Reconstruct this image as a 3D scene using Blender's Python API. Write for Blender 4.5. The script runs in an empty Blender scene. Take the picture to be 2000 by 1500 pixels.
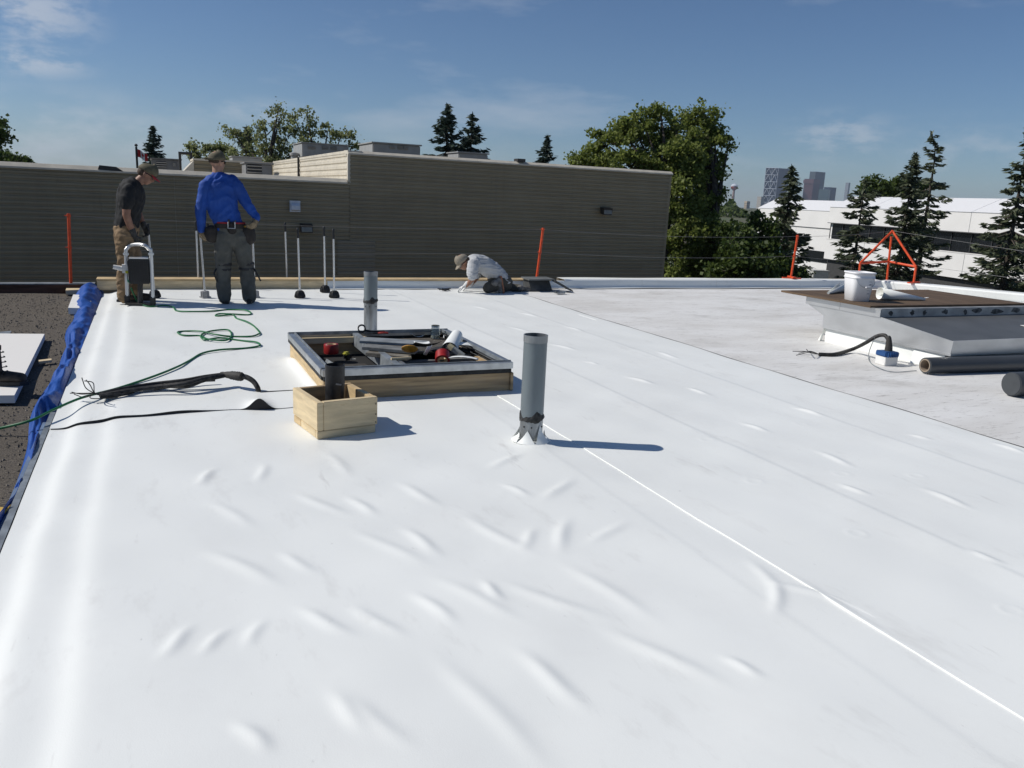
import bpy, bmesh, math, random
import numpy as np
from mathutils import Vector, Matrix, noise as mnoise
random.seed(7); RNG = np.random.default_rng(7)
scene = bpy.context.scene
COL = scene.collection
# ------------------------------------------------------------------ camera
EYE = 1.45
FPX = 1600.0
def _basis():
    d1 = np.array([290-1000, 352-750, FPX]); a = np.array([1, .045, 0.])
    up = np.cross(a, d1); up /= np.linalg.norm(up)
    if up[1] > 0: up = -up
    y = d1/np.linalg.norm(d1)
    return np.stack([np.cross(y, up), y, up])
RM = _basis()                       # rows: world axes in camera axes (right, down, forward)
cam_d = bpy.data.cameras.new('camera'); cam = bpy.data.objects.new('camera', cam_d); COL.objects.link(cam)
cam_d.sensor_width = 36; cam_d.lens = 36*FPX/2000; cam_d.clip_start = .05; cam_d.clip_end = 30000
_m = Matrix.Identity(4)
for i in range(3):
    _m[i][0] = RM[i, 0]; _m[i][1] = -RM[i, 1]; _m[i][2] = -RM[i, 2]
_m[2][3] = EYE
cam.matrix_world = _m
scene.camera = cam
# ------------------------------------------------------------------ sky, sun, exposure
SUN_EL = math.radians(42.0)
SUN_DIR = Vector((-.9186*math.cos(SUN_EL), .395*math.cos(SUN_EL), math.sin(SUN_EL)))     # towards the sun
world = bpy.data.worlds.new('World'); scene.world = world; world.use_nodes = True
wn = world.node_tree; wn.nodes.clear()
def wnode(t, **k):
    n = wn.nodes.new(t)
    for a, b in k.items(): setattr(n, a, b)
    return n
wo = wnode('ShaderNodeOutputWorld'); bg = wnode('ShaderNodeBackground')
sky = wnode('ShaderNodeTexSky', sky_type='NISHITA', sun_disc=False)
sky.sun_elevation = SUN_EL; sky.sun_rotation = math.atan2(SUN_DIR.x, SUN_DIR.y)
sky.altitude = 1000; sky.air_density = 1.0; sky.dust_density = 0.5; sky.ozone_density = 4.0
bg.inputs['Strength'].default_value = .062
tc = wnode('ShaderNodeTexCoord'); mp = wnode('ShaderNodeMapping'); mp.inputs['Scale'].default_value = (1, 1, 4.2)
mp.inputs['Location'].default_value = (2.35, .4, .3)
n1 = wnode('ShaderNodeTexNoise'); n1.inputs['Scale'].default_value = 2.6; n1.inputs['Detail'].default_value = 9; n1.inputs['Roughness'].default_value = .6
cr = wnode('ShaderNodeValToRGB'); cr.color_ramp.elements[0].position = .56; cr.color_ramp.elements[1].position = .86
cm = wnode('ShaderNodeMix', data_type='RGBA'); cm.inputs[7].default_value = (9.5, 10.0, 10.8, 1)
mul = wnode('ShaderNodeMath', operation='MULTIPLY'); mul.inputs[1].default_value = .55
L = wn.links.new
L(tc.outputs['Generated'], mp.inputs['Vector']); L(mp.outputs[0], n1.inputs['Vector']); L(n1.outputs['Fac'], cr.inputs[0])

# a few cloud banks: wispy noise gathered round their directions
def vmath(op, a, b=None, val=None):
    n = wnode('ShaderNodeVectorMath', operation=op); L(a, n.inputs[0])
    if val is not None: n.inputs[1].default_value = val
    return n
n2 = wnode('ShaderNodeTexNoise'); n2.inputs['Scale'].default_value = 14; n2.inputs['Detail'].default_value = 10; n2.inputs['Roughness'].default_value = .62
mp2 = wnode('ShaderNodeMapping'); mp2.inputs['Scale'].default_value = (1, 1, 2.6); L(tc.outputs['Generated'], mp2.inputs['Vector']); L(mp2.outputs[0], n2.inputs['Vector'])
last = cr.outputs[0]
for (dx, dy, dz, rad, zs, lo, hi, amt) in ((-.102, .983, .158, .095, 1.6, .42, .62, 1.0), (-.105, .988, .112, .085, 3.4, .40, .58, 1.0), (-.098, .994, .042, .26, 4.0, .36, .66, .8), (.113, .99, .080, .10, 5.0, .40, .62, .6), (.42, .90, .115, .05, 4.0, .45, .65, .4), (.695, .715, .078, .085, 2.2, .40, .60, .75), (.781, .62, .064, .12, 2.4, .42, .66, .5), (.30, .95, .055, .14, 4., .45, .7, .5), (-.9, -.3, .3, .3, 3., .45, .7, .7), (.5, -.8, .25, .35, 3., .45, .7, .7)):
    v = Vector((dx, dy, dz)).normalized()
    a = vmath('SUBTRACT', tc.outputs['Generated'], val=tuple(v)); b_ = vmath('MULTIPLY', a.outputs[0], val=(1, 1, zs)); ln = vmath('LENGTH', b_.outputs[0])
    mr = wnode('ShaderNodeMapRange', interpolation_type='SMOOTHSTEP'); mr.inputs[1].default_value = rad; mr.inputs[2].default_value = rad*.1; L(ln.outputs['Value'], mr.inputs[0])
    nr_ = wnode('ShaderNodeMapRange', interpolation_type='SMOOTHSTEP'); nr_.inputs[1].default_value = lo; nr_.inputs[2].default_value = hi; nr_.inputs[4].default_value = amt; L(n2.outputs['Fac'], nr_.inputs[0])
    pr = wnode('ShaderNodeMath', operation='MULTIPLY'); L(mr.outputs[0], pr.inputs[0]); L(nr_.outputs[0], pr.inputs[1])
    mx = wnode('ShaderNodeMath', operation='MAXIMUM'); L(last, mx.inputs[0]); L(pr.outputs[0], mx.inputs[1]); last = mx.outputs[0]
L(last, mul.inputs[0]); L(mul.outputs[0], cm.inputs[0]); tint = wnode('ShaderNodeMix', data_type='RGBA', blend_type='MULTIPLY'); tint.inputs[0].default_value = 1; tint.inputs[7].default_value = (.92, 1.04, 1.17, 1); L(sky.outputs[0], tint.inputs[6]); L(tint.outputs[2], cm.inputs[6]); L(cm.outputs[2], bg.inputs[0]); L(bg.outputs[0], wo.inputs[0])
sun_d = bpy.data.lights.new('sun', 'SUN'); sun_d.energy = 4.2; sun_d.angle = math.radians(.53); sun_d.color = (1, .955, .89)
sun = bpy.data.objects.new('sun', sun_d); COL.objects.link(sun)
sun.rotation_euler = SUN_DIR.to_track_quat('Z', 'Y').to_euler(); sun.location = (-20, 10, 30)
scene.view_settings.view_transform = 'Standard'; scene.view_settings.look = 'None'
scene.view_settings.exposure = 0.0; scene.view_settings.gamma = 1; scene.view_settings.use_curve_mapping = False
scene.render.engine = 'CYCLES'

# ------------------------------------------------------------------ measuring helpers (photo survey -> metres)
def ray(px, py): return RM @ np.array([px-1000, py-750, FPX])
def at(px, py, z=0.):
    d = ray(px, py); return d*((z-EYE)/d[2]) + np.array([0, 0, EYE])
def atY(px, py, y):
    d = ray(px, py); return d*(y/d[1]) + np.array([0, 0, EYE])
def atX(px, py, x):
    d = ray(px, py); return d*(x/d[0]) + np.array([0, 0, EYE])
def atD(px, py, dep):
    d = ray(px, py); return d*(dep/FPX) + np.array([0, 0, EYE])
GZ = -4.5          # street level below the roof

# ------------------------------------------------------------------ materials
MATS = {}
def mat(name, col, rough=.6, metal=0., var=.12, scale=6., bump=0., bscale=40., spec=.5, col2=None, stretch=None, detail=4, trans=0., ior=1.45, lo=.35, hi=.65, sheen=0):
    if name in MATS: return MATS[name]
    m = bpy.data.materials.new(name); m.use_nodes = True; nt = m.node_tree; b = nt.nodes['Principled BSDF']
    b.inputs['Roughness'].default_value = rough; b.inputs['Metallic'].default_value = metal
    b.inputs['Specular IOR Level'].default_value = spec; b.inputs['IOR'].default_value = ior
    if trans: b.inputs['Transmission Weight'].default_value = trans
    c = tuple(col)+(1,)
    if col2 is None: col2 = tuple(max(0, x*(1-var*2)) for x in col)
    t = nt.nodes.new('ShaderNodeTexCoord'); mpn = nt.nodes.new('ShaderNodeMapping')
    if stretch: mpn.inputs['Scale'].default_value = stretch
    nt.links.new(t.outputs['Object'], mpn.inputs[0])
    n = nt.nodes.new('ShaderNodeTexNoise'); n.inputs['Scale'].default_value = scale; n.inputs['Detail'].default_value = detail
    nt.links.new(mpn.outputs[0], n.inputs['Vector'])
    r = nt.nodes.new('ShaderNodeValToRGB'); r.color_ramp.elements[0].position = lo; r.color_ramp.elements[1].position = hi
    r.color_ramp.elements[0].color = tuple(col2)+(1,); r.color_ramp.elements[1].color = c
    nt.links.new(n.outputs['Fac'], r.inputs[0]); nt.links.new(r.outputs[0], b.inputs['Base Color'])
    if bump:
        n2 = nt.nodes.new('ShaderNodeTexNoise'); n2.inputs['Scale'].default_value = bscale; n2.inputs['Detail'].default_value = 5
        nt.links.new(mpn.outputs[0], n2.inputs['Vector'])
        bp = nt.nodes.new('ShaderNodeBump'); bp.inputs['Strength'].default_value = bump; bp.inputs['Distance'].default_value = .01
        nt.links.new(n2.outputs['Fac'], bp.inputs['Height']); nt.links.new(bp.outputs[0], b.inputs['Normal'])
    MATS[name] = m
    return m
def leaf_mat(name, c1, c2, trans=.25):
    m = bpy.data.materials.new(name); m.use_nodes = True; nt = m.node_tree; b = nt.nodes['Principled BSDF']
    b.inputs['Roughness'].default_value = .55; b.inputs['Specular IOR Level'].default_value = .35
    g = nt.nodes.new('ShaderNodeNewGeometry'); r = nt.nodes.new('ShaderNodeValToRGB')
    r.color_ramp.elements[0].color = tuple(c1)+(1,); r.color_ramp.elements[1].color = tuple(c2)+(1,)
    nt.links.new(g.outputs['Random Per Island'], r.inputs[0]); nt.links.new(r.outputs[0], b.inputs['Base Color'])
    tr = nt.nodes.new('ShaderNodeBsdfTranslucent'); nt.links.new(r.outputs[0], tr.inputs[0])
    mx = nt.nodes.new('ShaderNodeMixShader'); mx.inputs[0].default_value = trans
    out = nt.nodes['Material Output']
    nt.links.new(b.outputs[0], mx.inputs[1]); nt.links.new(tr.outputs[0], mx.inputs[2]); nt.links.new(mx.outputs[0], out.inputs[0])
    return m
WHITE = mat('new_membrane', (.815, .83, .80), .45, var=.02, scale=1.1, bump=.06, bscale=220, spec=.35, detail=8)
def dirt(m, layers):
    nt = m.node_tree; b = nt.nodes['Principled BSDF']; src = b.inputs['Base Color'].links[0].from_socket
    t = nt.nodes.new('ShaderNodeTexCoord')
    for (scale, stretch, rot, lo, hi, amt, col) in layers:
        mpn = nt.nodes.new('ShaderNodeMapping'); mpn.inputs['Scale'].default_value = stretch; mpn.inputs['Rotation'].default_value = (0, 0, rot)
        n = nt.nodes.new('ShaderNodeTexNoise'); n.inputs['Scale'].default_value = scale; n.inputs['Detail'].default_value = 12; n.inputs['Roughness'].default_value = .7
        r = nt.nodes.new('ShaderNodeMapRange'); r.inputs[1].default_value = lo; r.inputs[2].default_value = hi; r.inputs[4].default_value = amt
        mx = nt.nodes.new('ShaderNodeMix'); mx.data_type = 'RGBA'; mx.inputs[7].default_value = tuple(col)+(1,)
        nt.links.new(t.outputs['Object'], mpn.inputs[0]); nt.links.new(mpn.outputs[0], n.inputs['Vector']); nt.links.new(n.outputs['Fac'], r.inputs[0]); nt.links.new(r.outputs[0], mx.inputs[0]); nt.links.new(src, mx.inputs[6]); src = mx.outputs[2]
    nt.links.new(src, b.inputs['Base Color'])
dirt(WHITE, [(1.3, (1, .6, 1), .3, .50, .75, .30, (.66, .66, .64)), (5, (1, .35, 1), .9, .57, .74, .34, (.52, .51, .49)), (9, (1, .16, 1), 2.4, .63, .72, .40, (.47, .46, .44)), (30, (1, .5, 1), 2.1, .66, .74, .6, (.33, .32, .30))])
BLACKRUB = mat('black_underside', (.018, .018, .02), .7, var=.2)
GALV = mat('galvanised', (.52, .54, .55), .34, .8, var=.14, scale=9, bump=.05, bscale=30)
GALVD = mat('dull_galvanised', (.30, .33, .35), .5, .35, var=.2, scale=12, bump=.1)
ALU = mat('aluminium', (.72, .72, .71), .35, .7, var=.06)
PINE = mat('pine_board', (.62, .46, .25), .7, var=.14, scale=5, stretch=(1, 1, 9), bump=.12, bscale=30)
PINE2 = mat('pale_pine', (.72, .58, .36), .7, var=.12, scale=4, stretch=(1.2, 1.2, 8), bump=.12, bscale=30)
PLYW = mat('weathered_ply', (.50, .36, .20), .75, var=.25, scale=4, stretch=(.6, 3, 9), bump=.12)
for w_ in (PINE, PINE2, PLYW): dirt(w_, [(3.2, (1, 1, 1), .4, .66, .70, .75, (.16, .085, .04)), (9, (1, 1, 7), 0, .56, .72, .45, (.30, .19, .10)), (2.2, (1, 1, 2), .2, .52, .75, .35, (.33, .30, .26))])
BLACK = mat('black_plastic', (.02, .02, .021), .5, var=.15)
ORANGE = mat('orange_paint', (.72, .085, .022), .45, var=.12, scale=20)
GREY = mat('grey_board', (.20, .205, .2), .75, var=.22, scale=9, bump=.15)
DKGREY = mat('charcoal_foam', (.075, .08, .082), .8, var=.18, scale=10, bump=.2)
FOAM = mat('white_board', (.76, .75, .72), .75, var=.05, scale=8)

# ------------------------------------------------------------------ mesh builder
def wloc(o):
    v = Vector((0, 0, 0))
    while o is not None:
        v += o.location; o = o.parent
    return v
def props(o, label=None, cat=None, group=None, kind=None):
    if label: o['label'] = label
    if cat: o['category'] = cat
    if group: o['group'] = group
    if kind: o['kind'] = kind
    return o
def empty(name, loc, label=None, cat=None, group=None, kind=None):
    o = bpy.data.objects.new(name, None); COL.objects.link(o); o.location = Vector([float(x) for x in loc]); o.empty_display_size = .1
    return props(o, label, cat, group, kind)
def mesh_obj(name, verts, faces, m, parent=None, smooth=False, origin=None, mats=None, fmat=None):
    """verts in world metres; the object's origin is its parent's (or its own base)."""
    v = np.asarray(verts, dtype=float)
    if parent is not None: off = np.array(wloc(parent))
    elif origin is not None: off = np.array(origin, dtype=float)
    else: off = np.array([(v[:, 0].min()+v[:, 0].max())/2, (v[:, 1].min()+v[:, 1].max())/2, v[:, 2].min()])
    me = bpy.data.meshes.new(name); me.from_pydata((v-off).tolist(), [], faces if isinstance(faces, list) else faces.tolist()); me.update()
    for x in (mats or [m]): me.materials.append(x)
    if fmat is not None: me.polygons.foreach_set('material_index', np.asarray(fmat, dtype=np.int32))
    if smooth: me.polygons.foreach_set('use_smooth', [True]*len(me.polygons))
    o = bpy.data.objects.new(name, me); COL.objects.link(o)
    if parent is not None: o.parent = parent
    else: o.location = Vector(off.tolist())
    return o
def frame_from(d):
    d = Vector(d).normalized(); a = Vector((0, 0, 1)) if abs(d.z) < .95 else Vector((1, 0, 0))
    u = d.cross(a).normalized(); return u, u.cross(d).normalized(), d
class MB:
    def __init__(s): s.v = []; s.f = []
    def poly(s, vs, fs):
        b = len(s.v); s.v += [tuple(float(c) for c in x) for x in vs]; s.f += [tuple(b+i for i in f) for f in fs]; return s
    def box(s, c, size, rz=0., rot=None, bev=0.):
        hx, hy, hz = [x/2 for x in size]
        R = rot if rot is not None else Matrix.Rotation(rz, 3, 'Z')
        c = Vector([float(x) for x in c])
        if bev <= 0:
            p = [(x, y, z) for z in (-hz, hz) for x, y in ((-hx, -hy), (hx, -hy), (hx, hy), (-hx, hy))]
            fs = [(3, 2, 1, 0), (4, 5, 6, 7), (0, 1, 5, 4), (1, 2, 6, 5), (2, 3, 7, 6), (3, 0, 4, 7)]
        else:
            bm = bmesh.new(); bmesh.ops.create_cube(bm, size=1)
            for v in bm.verts: v.co = Vector((v.co.x*size[0], v.co.y*size[1], v.co.z*size[2]))
            bmesh.ops.bevel(bm, geom=bm.edges[:], offset=min(bev, min(size)*.45), segments=2, affect='EDGES')
            bm.verts.index_update(); p = [tuple(v.co) for v in bm.verts]; fs = [tuple(v.index for v in f.verts) for f in bm.faces]; bm.free()
        return s.poly([c + R @ Vector(q) for q in p], fs)
    def prism(s, pts, d):                       # planar polygon pushed along d
        n = len(pts); pts = [Vector([float(x) for x in p]) for p in pts]; d = Vector(d)
        return s.poly(pts + [p+d for p in pts], [tuple(range(n))[::-1], tuple(range(n, 2*n))] + [(i, (i+1) % n, n+(i+1) % n, n+i) for i in range(n)])
    def tube(s, pts, r, n=8, caps=True, flat=None):
        pts = [Vector([float(x) for x in p]) for p in pts]; k = len(pts)
        rs = [r]*k if not hasattr(r, '__len__') else list(r)
        u = None; rings = []
        for i in range(k):
            d = (pts[min(i+1, k-1)]-pts[max(i-1, 0)])
            if d.length < 1e-9: d = Vector((0, 0, 1))
            d.normalize()
            if u is None: u, w, _ = frame_from(d)
            else:
                u = (u - d*u.dot(d)); u = u.normalized() if u.length > 1e-6 else frame_from(d)[0]
                w = u.cross(d)
            rings.append([pts[i] + (u*math.cos(2*math.pi*j/n) + w*math.sin(2*math.pi*j/n))*rs[i] for j in range(n)])
        vs = [p for rg in rings for p in rg]
        fs = [(a*n+j, a*n+(j+1) % n, (a+1)*n+(j+1) % n, (a+1)*n+j) for a in range(k-1) for j in range(n)]
        if caps: fs += [tuple(range(n))[::-1], tuple((k-1)*n+j for j in range(n))]
        return s.poly(vs, fs)
    def lathe(s, c, prof, n=24, axis=(0, 0, 1), closed=False):
        u, w, d = frame_from(axis); c = Vector([float(x) for x in c])
        vs = [c + (u*math.cos(2*math.pi*j/n)+w*math.sin(2*math.pi*j/n))*r + d*h for r, h in prof for j in range(n)]
        k = len(prof)
        fs = [(a*n+j, a*n+(j+1) % n, (a+1)*n+(j+1) % n, (a+1)*n+j) for a in range(k-1) for j in range(n)]
        if closed: fs += [((k-1)*n+j, (k-1)*n+(j+1) % n, (j+1) % n, j) for j in range(n)]
        return s.poly(vs, fs)
    def build(s, name, m, parent=None, smooth=False, origin=None):
        o = mesh_obj(name, s.v, s.f, m, parent, smooth, origin)
        if smooth:
            bm = bmesh.new(); bm.from_mesh(o.data); bmesh.ops.recalc_face_normals(bm, faces=bm.faces)
            for e in bm.edges:
                if len(e.link_faces) == 2 and e.calc_face_angle(0) > .7: e.smooth = False
            bm.to_mesh(o.data); bm.free()
        return o
def copy_tree(o, parent=None):
    c = o.copy(); COL.objects.link(c); c.parent = parent
    for ch in o.children: copy_tree(ch, c)
    return c
def bez(pts, n=12):                              # Catmull-Rom through points
    P = [np.array(p, dtype=float) for p in pts]; P = [2*P[0]-P[1]] + P + [2*P[-1]-P[-2]]; out = []
    for i in range(1, len(P)-2):
        for t in np.linspace(0, 1, n, endpoint=False):
            a, b, c, d = P[i-1], P[i], P[i+1], P[i+2]
            out.append(.5*((2*b)+(-a+c)*t+(2*a-5*b+4*c-d)*t*t+(-a+3*b-3*c+d)*t**3))
    out.append(P[-2]); return out
# ------------------------------------------------------------------ ground and own roof
ground_m = mat('street_ground', (.075, .10, .04), .9, scale=.03, col2=(.10, .085, .06), bump=.2, bscale=2)
N_ = 24; gv = [(0, 0, GZ)]; gf = []
radii = [30, 80, 200, 600, 2000, 9000]
for r in radii: gv += [(r*math.cos(2*math.pi*j/N_), r*math.sin(2*math.pi*j/N_), GZ) for j in range(N_)]
gf += [(0, 1+j, 1+(j+1) % N_) for j in range(N_)]
for k in range(len(radii)-1): gf += [(1+k*N_+j, 1+(k+1)*N_+j, 1+(k+1)*N_+(j+1) % N_, 1+k*N_+(j+1) % N_) for j in range(N_)]
props(mesh_obj('ground', gv, gf, ground_m, origin=(0, 0, GZ)), 'grassy ground around the buildings', kind='structure')
CORNER = at(1722, 548, .15); REND = at(2000, 574, .15)
rd = (REND-CORNER); rd /= np.linalg.norm(rd); RFAR = CORNER + rd*17
YP = 12.15                                   # inner face of the rear parapet
OLD = mat('old_membrane', (.74, .735, .71), .6, scale=1.1, col2=(.62, .605, .57), lo=.30, hi=.60, detail=12, stretch=(.8, 1.8, 1), bump=.15, bscale=60)
def old_extra():                                # dirt streaks and dark scuffs on the old membrane
    nt = OLD.node_tree; b = nt.nodes['Principled BSDF']; src = b.inputs['Base Color'].links[0].from_socket
    t = nt.nodes.new('ShaderNodeTexCoord'); mpn = nt.nodes.new('ShaderNodeMapping'); mpn.inputs['Scale'].default_value = (.9, 4.5, 1); mpn.inputs['Rotation'].default_value = (0, 0, .25)
    n = nt.nodes.new('ShaderNodeTexNoise'); n.inputs['Scale'].default_value = 5.5; n.inputs['Detail'].default_value = 15; n.inputs['Roughness'].default_value = .78
    r = nt.nodes.new('ShaderNodeValToRGB'); r.color_ramp.elements[0].position = .55; r.color_ramp.elements[1].position = .68
    mx = nt.nodes.new('ShaderNodeMix'); mx.data_type = 'RGBA'; mx.inputs[7].default_value = (.22, .20, .175, 1)
    nt.links.new(t.outputs['Object'], mpn.inputs[0]); nt.links.new(mpn.outputs[0], n.inputs['Vector']); nt.links.new(n.outputs['Fac'], r.inputs[0])
    sc = nt.nodes.new('ShaderNodeMath'); sc.operation = 'MULTIPLY'; sc.inputs[1].default_value = .85
    nt.links.new(r.outputs[0], sc.inputs[0]); nt.links.new(sc.outputs[0], mx.inputs[0]); nt.links.new(src, mx.inputs[6]); nt.links.new(mx.outputs[2], b.inputs['Base Color'])
old_extra()
dirt(OLD, [(1.4, (1, 1.6, 1), .5, .55, .70, .50, (.40, .385, .355)), (12, (1, 3, 1), .3, .59, .70, .65, (.20, .185, .165))])
roof = empty('roof', (4, 5, GZ), 'flat roof being re-covered with white membrane', kind='structure')
XE = -.625                                   # outer edge of the new membrane on the left
out = [(XE, -5), (RFAR[0], -5), (RFAR[0], RFAR[1]), (CORNER[0], CORNER[1]), (CORNER[0]-.2, YP+.2), (XE, YP+.2)]
m = MB(); m.prism([(x, y, GZ) for x, y in out], (0, 0, -GZ-.11)); m.build('building_block', mat('stucco', (.45, .42, .38)), roof)
m = MB(); m.prism([(5.0, -5, -.1099), (RFAR[0], -5, -.1099), (RFAR[0], RFAR[1], -.1099), (CORNER[0], CORNER[1], -.1099), (CORNER[0]-.2, YP+.1, -.1099), (5.0, YP+.1, -.1099)], (0, 0, .1095))
m.build('old_membrane', OLD, roof)
# wrinkles of the new membrane: end points as surveyed, height, half width
WR = [((422,988),(486,1024)),((422,1086),(525,1133)),((593,971),(665,1001)),((644,890),(678,924)),((392,945),(414,920)),((508,937),(516,911)),((555,1086),(610,1116)),
 ((597,1197),(674,1235)),((324,1278),(367,1231)),((397,1274),(439,1235)),((486,1257),(508,1218)),((655,1366),(710,1425)),((790,950),(849,984)),((713,1048),(811,1095)),
 ((798,1039),(849,1078)),((926,1022),(1016,1071)),((1024,1069),(1041,1039)),((1092,1069),(1105,1022)),((1071,971),(1110,941)),((990,950),(1028,967)),((871,1142),(994,1201)),
 ((947,1142),(977,1171)),((1007,1150),(1161,1201)),((1127,1116),(1255,1197)),((819,1167),(879,1210)),((700,1193),(773,1235)),((883,1312),(1037,1470)),((1028,1287),(1127,1368)),
 ((1216,1244),(1383,1325)),((690,1376),(785,1449)),((1161,1056),(1212,1026)),((687,975),(726,1001)),((965,911),(1011,890)),((1475,1105),(1519,1155)),((1519,1150),(1513,1190)),((1519,1143),(1626,1168)),((1626,1168),(1751,1224)),
 ((470,1420),(520,1460)),((1420,1290),(1480,1320))]
WRB = [((1607,886),(1657,908)),((1814,961),(1883,989)),((1457,829),(1494,842)),((1950,870),(1995,885)),((1783,851),(1814,858)),((1081,674),(1119,683)),((1147,708),(1165,712)),((1233,739),(1270,749)),
 ((1350,760),(1380,770)),((1560,800),(1600,812)),((1000,640),(1030,648)),((1110,640),(1135,647)),((1290,690),(1320,700)),((1650,950),(1690,965)),((1900,1080),(1950,1100)),((930,600),(955,605)),((1020,612),(1045,618))]
DISC = [(1673,1043),(1645,927),(1473,941),(1975,1193),(1565,830),(1790,930),(1380,860)]
def seg_h(X, Y, p, q, h, w):
    d = q-p; Ln = np.hypot(*d); d = d/Ln; nrm = np.array([-d[1], d[0]])
    c = (p+q)/2; u = ((X-c[0])*d[0]+(Y-c[1])*d[1])/(Ln*.58); v = ((X-c[0])*nrm[0]+(Y-c[1])*nrm[1])
    ben = .18*w*np.sin(u*2.2+p[0]*9)
    return h*np.exp(-((v-ben)/w)**2)*np.exp(-np.abs(u)**2.6*1.1)
def sig(t): return 1/(1+np.exp(-np.clip(t, -40, 40)))
def undul(X, Y, s=1.):
    return s*(.0022*np.sin(X*5.1+1.3*np.sin(Y*2.3))*np.sin(Y*3.7+X*1.1) + .0015*np.sin(X*11.3+Y*4.1+2*np.sin(Y*1.7)) + .0008*np.sin(Y*13.1-X*7.2+1.5*np.sin(X*3)))
def zA(X, Y):
    Z = .003 + undul(X, Y) + 0*X
    for i, (a, b) in enumerate(WR):
        p = at(*a)[:2]; q = at(*b)[:2]; ln = np.hypot(*(q-p))
        Z += seg_h(X, Y, p, q, .0056+.003*((i*37) % 10)/10, min(.036, .016+.055*ln))
    e = X + .008*np.sin(Y*2.1) + .004*np.sin(Y*7.3)
    Z += -.022*sig(-(e+.30)/.022) - .032*sig(-(e+.505)/.02)
    f = X + .012*np.sin(Y*1.3)
    Z += -.0018*sig((f-2.075)/.008) - .0022*np.clip((f-2.06)/.25, 0, 1)
    pp = at(1040, 868)[:2]; r = np.hypot(X-pp[0], Y-pp[1])
    Z += .03*np.exp(-(r/.13)**2)
    return Z
def zB(X, Y):
    Z = .0038 + undul(X, Y, .8)*(1-.6*sig((X-4.8)/.08)) + 0*X
    for i, (a, b) in enumerate(WRB):
        p = at(*a)[:2]; q = at(*b)[:2]; ln = np.hypot(*(q-p))
        Z += seg_h(X, Y, p, q, .008+.004*((i*31) % 10)/10, min(.03, .014+.05*ln))
    for a in DISC:
        p = at(*a)[:2]; r = np.hypot(X-p[0], Y-p[1]); Z += .0017*np.exp(-((r-.042)/.010)**2)
    f = X + .010*np.sin(Y*1.5+1)
    for x0 in (3.25, 4.42): Z += .0042*np.clip((f-(x0-.22))/.22, 0, 1)*(1-sig((f-x0)/.006))
    Z += .0035*sig((X-4.85)/.05)
    Z += .0045*np.exp(-((X-2.31)/.022)**2)*np.exp(-((Y-2.1)/.2)**2)
    return Z
def rows(y0, y1, k, dmin):
    ys = [y0]
    while ys[-1] < y1: ys.append(ys[-1]+max(dmin, k*max(ys[-1], 0)))
    ys[-1] = y1; return np.array(ys)
def sheet(name, xs, ys, zf, m, under=None, lip=.0, wob=None):
    X, Y = np.meshgrid(xs, ys); Z = zf(X, Y)
    if wob: X, Y = wob(X, Y)
    ny, nx = X.shape; v = np.stack([X, Y, Z], -1).reshape(-1, 3)
    idx = np.arange(nx*ny).reshape(ny, nx)
    f = np.stack([idx[:-1, :-1], idx[:-1, 1:], idx[1:, 1:], idx[1:, :-1]], -1).reshape(-1, 4)
    o = mesh_obj(name, v, f, m, roof, True)
    # skirt below the edge: the thickness of the sheet
    ring = np.concatenate([idx[0, :], idx[1:, -1], idx[-1, -2::-1], idx[-2:0:-1, 0]])
    rv = v[ring]; lo = rv.copy(); lo[:, 2] -= (lip or .002); n = len(ring)
    mesh_obj(name+'_edge', np.concatenate([rv, lo]), [(i, n+i, n+(i+1) % n, (i+1) % n) for i in range(n)], under or m, roof)
    return o
YL = 5.465                                   # where the far sheet laps over the near one
sheet('membrane_sheet', np.arange(XE, 2.372, .0105), rows(-.6, YL+.15, .0036, .009), zA, WHITE)
sheet('membrane_sheet', np.concatenate([np.arange(2.31, 2.40, .005), np.arange(2.40, 5.14, .0145)]), rows(-.6, YP+.02, .0042, .011), zB, WHITE, lip=.02,
      wob=lambda X, Y: (X + np.where(X > 5.0, .012*np.sin(Y*1.9)+.007*np.sin(Y*4.7), .004*np.sin(Y*5.3)*(X < 2.36)), Y))
def zFar(X, Y):
    e = Y-YL
    Z = .0065 + undul(X, Y, .8)
    Z += -.022*sig(-(X+.30+.008*np.sin(Y*2.1))/.022) - .030*sig(-(X+.505)/.02)
    lift = .020*(.55+.45*np.sin(X*9+1)*np.sin(X*3.1+.4)); Z += lift*np.exp(-np.clip(e, 0, 9)/.05)*(X < .4)
    Z += .075*np.exp(-((X-.60)/.062)**2)*np.exp(-(np.clip(e, 0, 9)/.17)**1.5)
    k = sig((X-.90)/.02)*np.exp(-(np.clip(e, 0, 9)/.10)**2); Z = Z*(1-k)+k*(zA(X, Y)+.0008)
    cx = 1.03; Z += .05*np.exp(-np.clip(cx-X, 0, 9)/.03)*(Y > 5.72)*(X < 1.2)*sig((Y-5.78)/.03)*sig((7.0-Y)/.08)
    return Z
sheet('membrane_sheet', np.arange(XE, 2.372, .0125), np.concatenate([np.linspace(YL, YL+.4, 40), rows(YL+.41, YP+.02, .003, .015)]), zFar, WHITE,
      wob=lambda X, Y: (X, Y+np.where(Y < YL+.2, .012*np.sin(X*6)+.006*np.sin(X*17), 0)*(1-np.clip((Y-YL)/.2, 0, 1))))
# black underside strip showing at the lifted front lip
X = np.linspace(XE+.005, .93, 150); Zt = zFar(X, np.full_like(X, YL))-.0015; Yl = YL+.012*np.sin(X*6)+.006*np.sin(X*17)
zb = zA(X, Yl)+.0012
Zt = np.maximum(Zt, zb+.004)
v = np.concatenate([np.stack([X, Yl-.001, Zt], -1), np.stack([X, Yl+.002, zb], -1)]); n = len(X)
mesh_obj('sheet_underside', v, [(i, i+1, n+i+1, n+i) for i in range(n-1)], BLACKRUB, roof)
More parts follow.
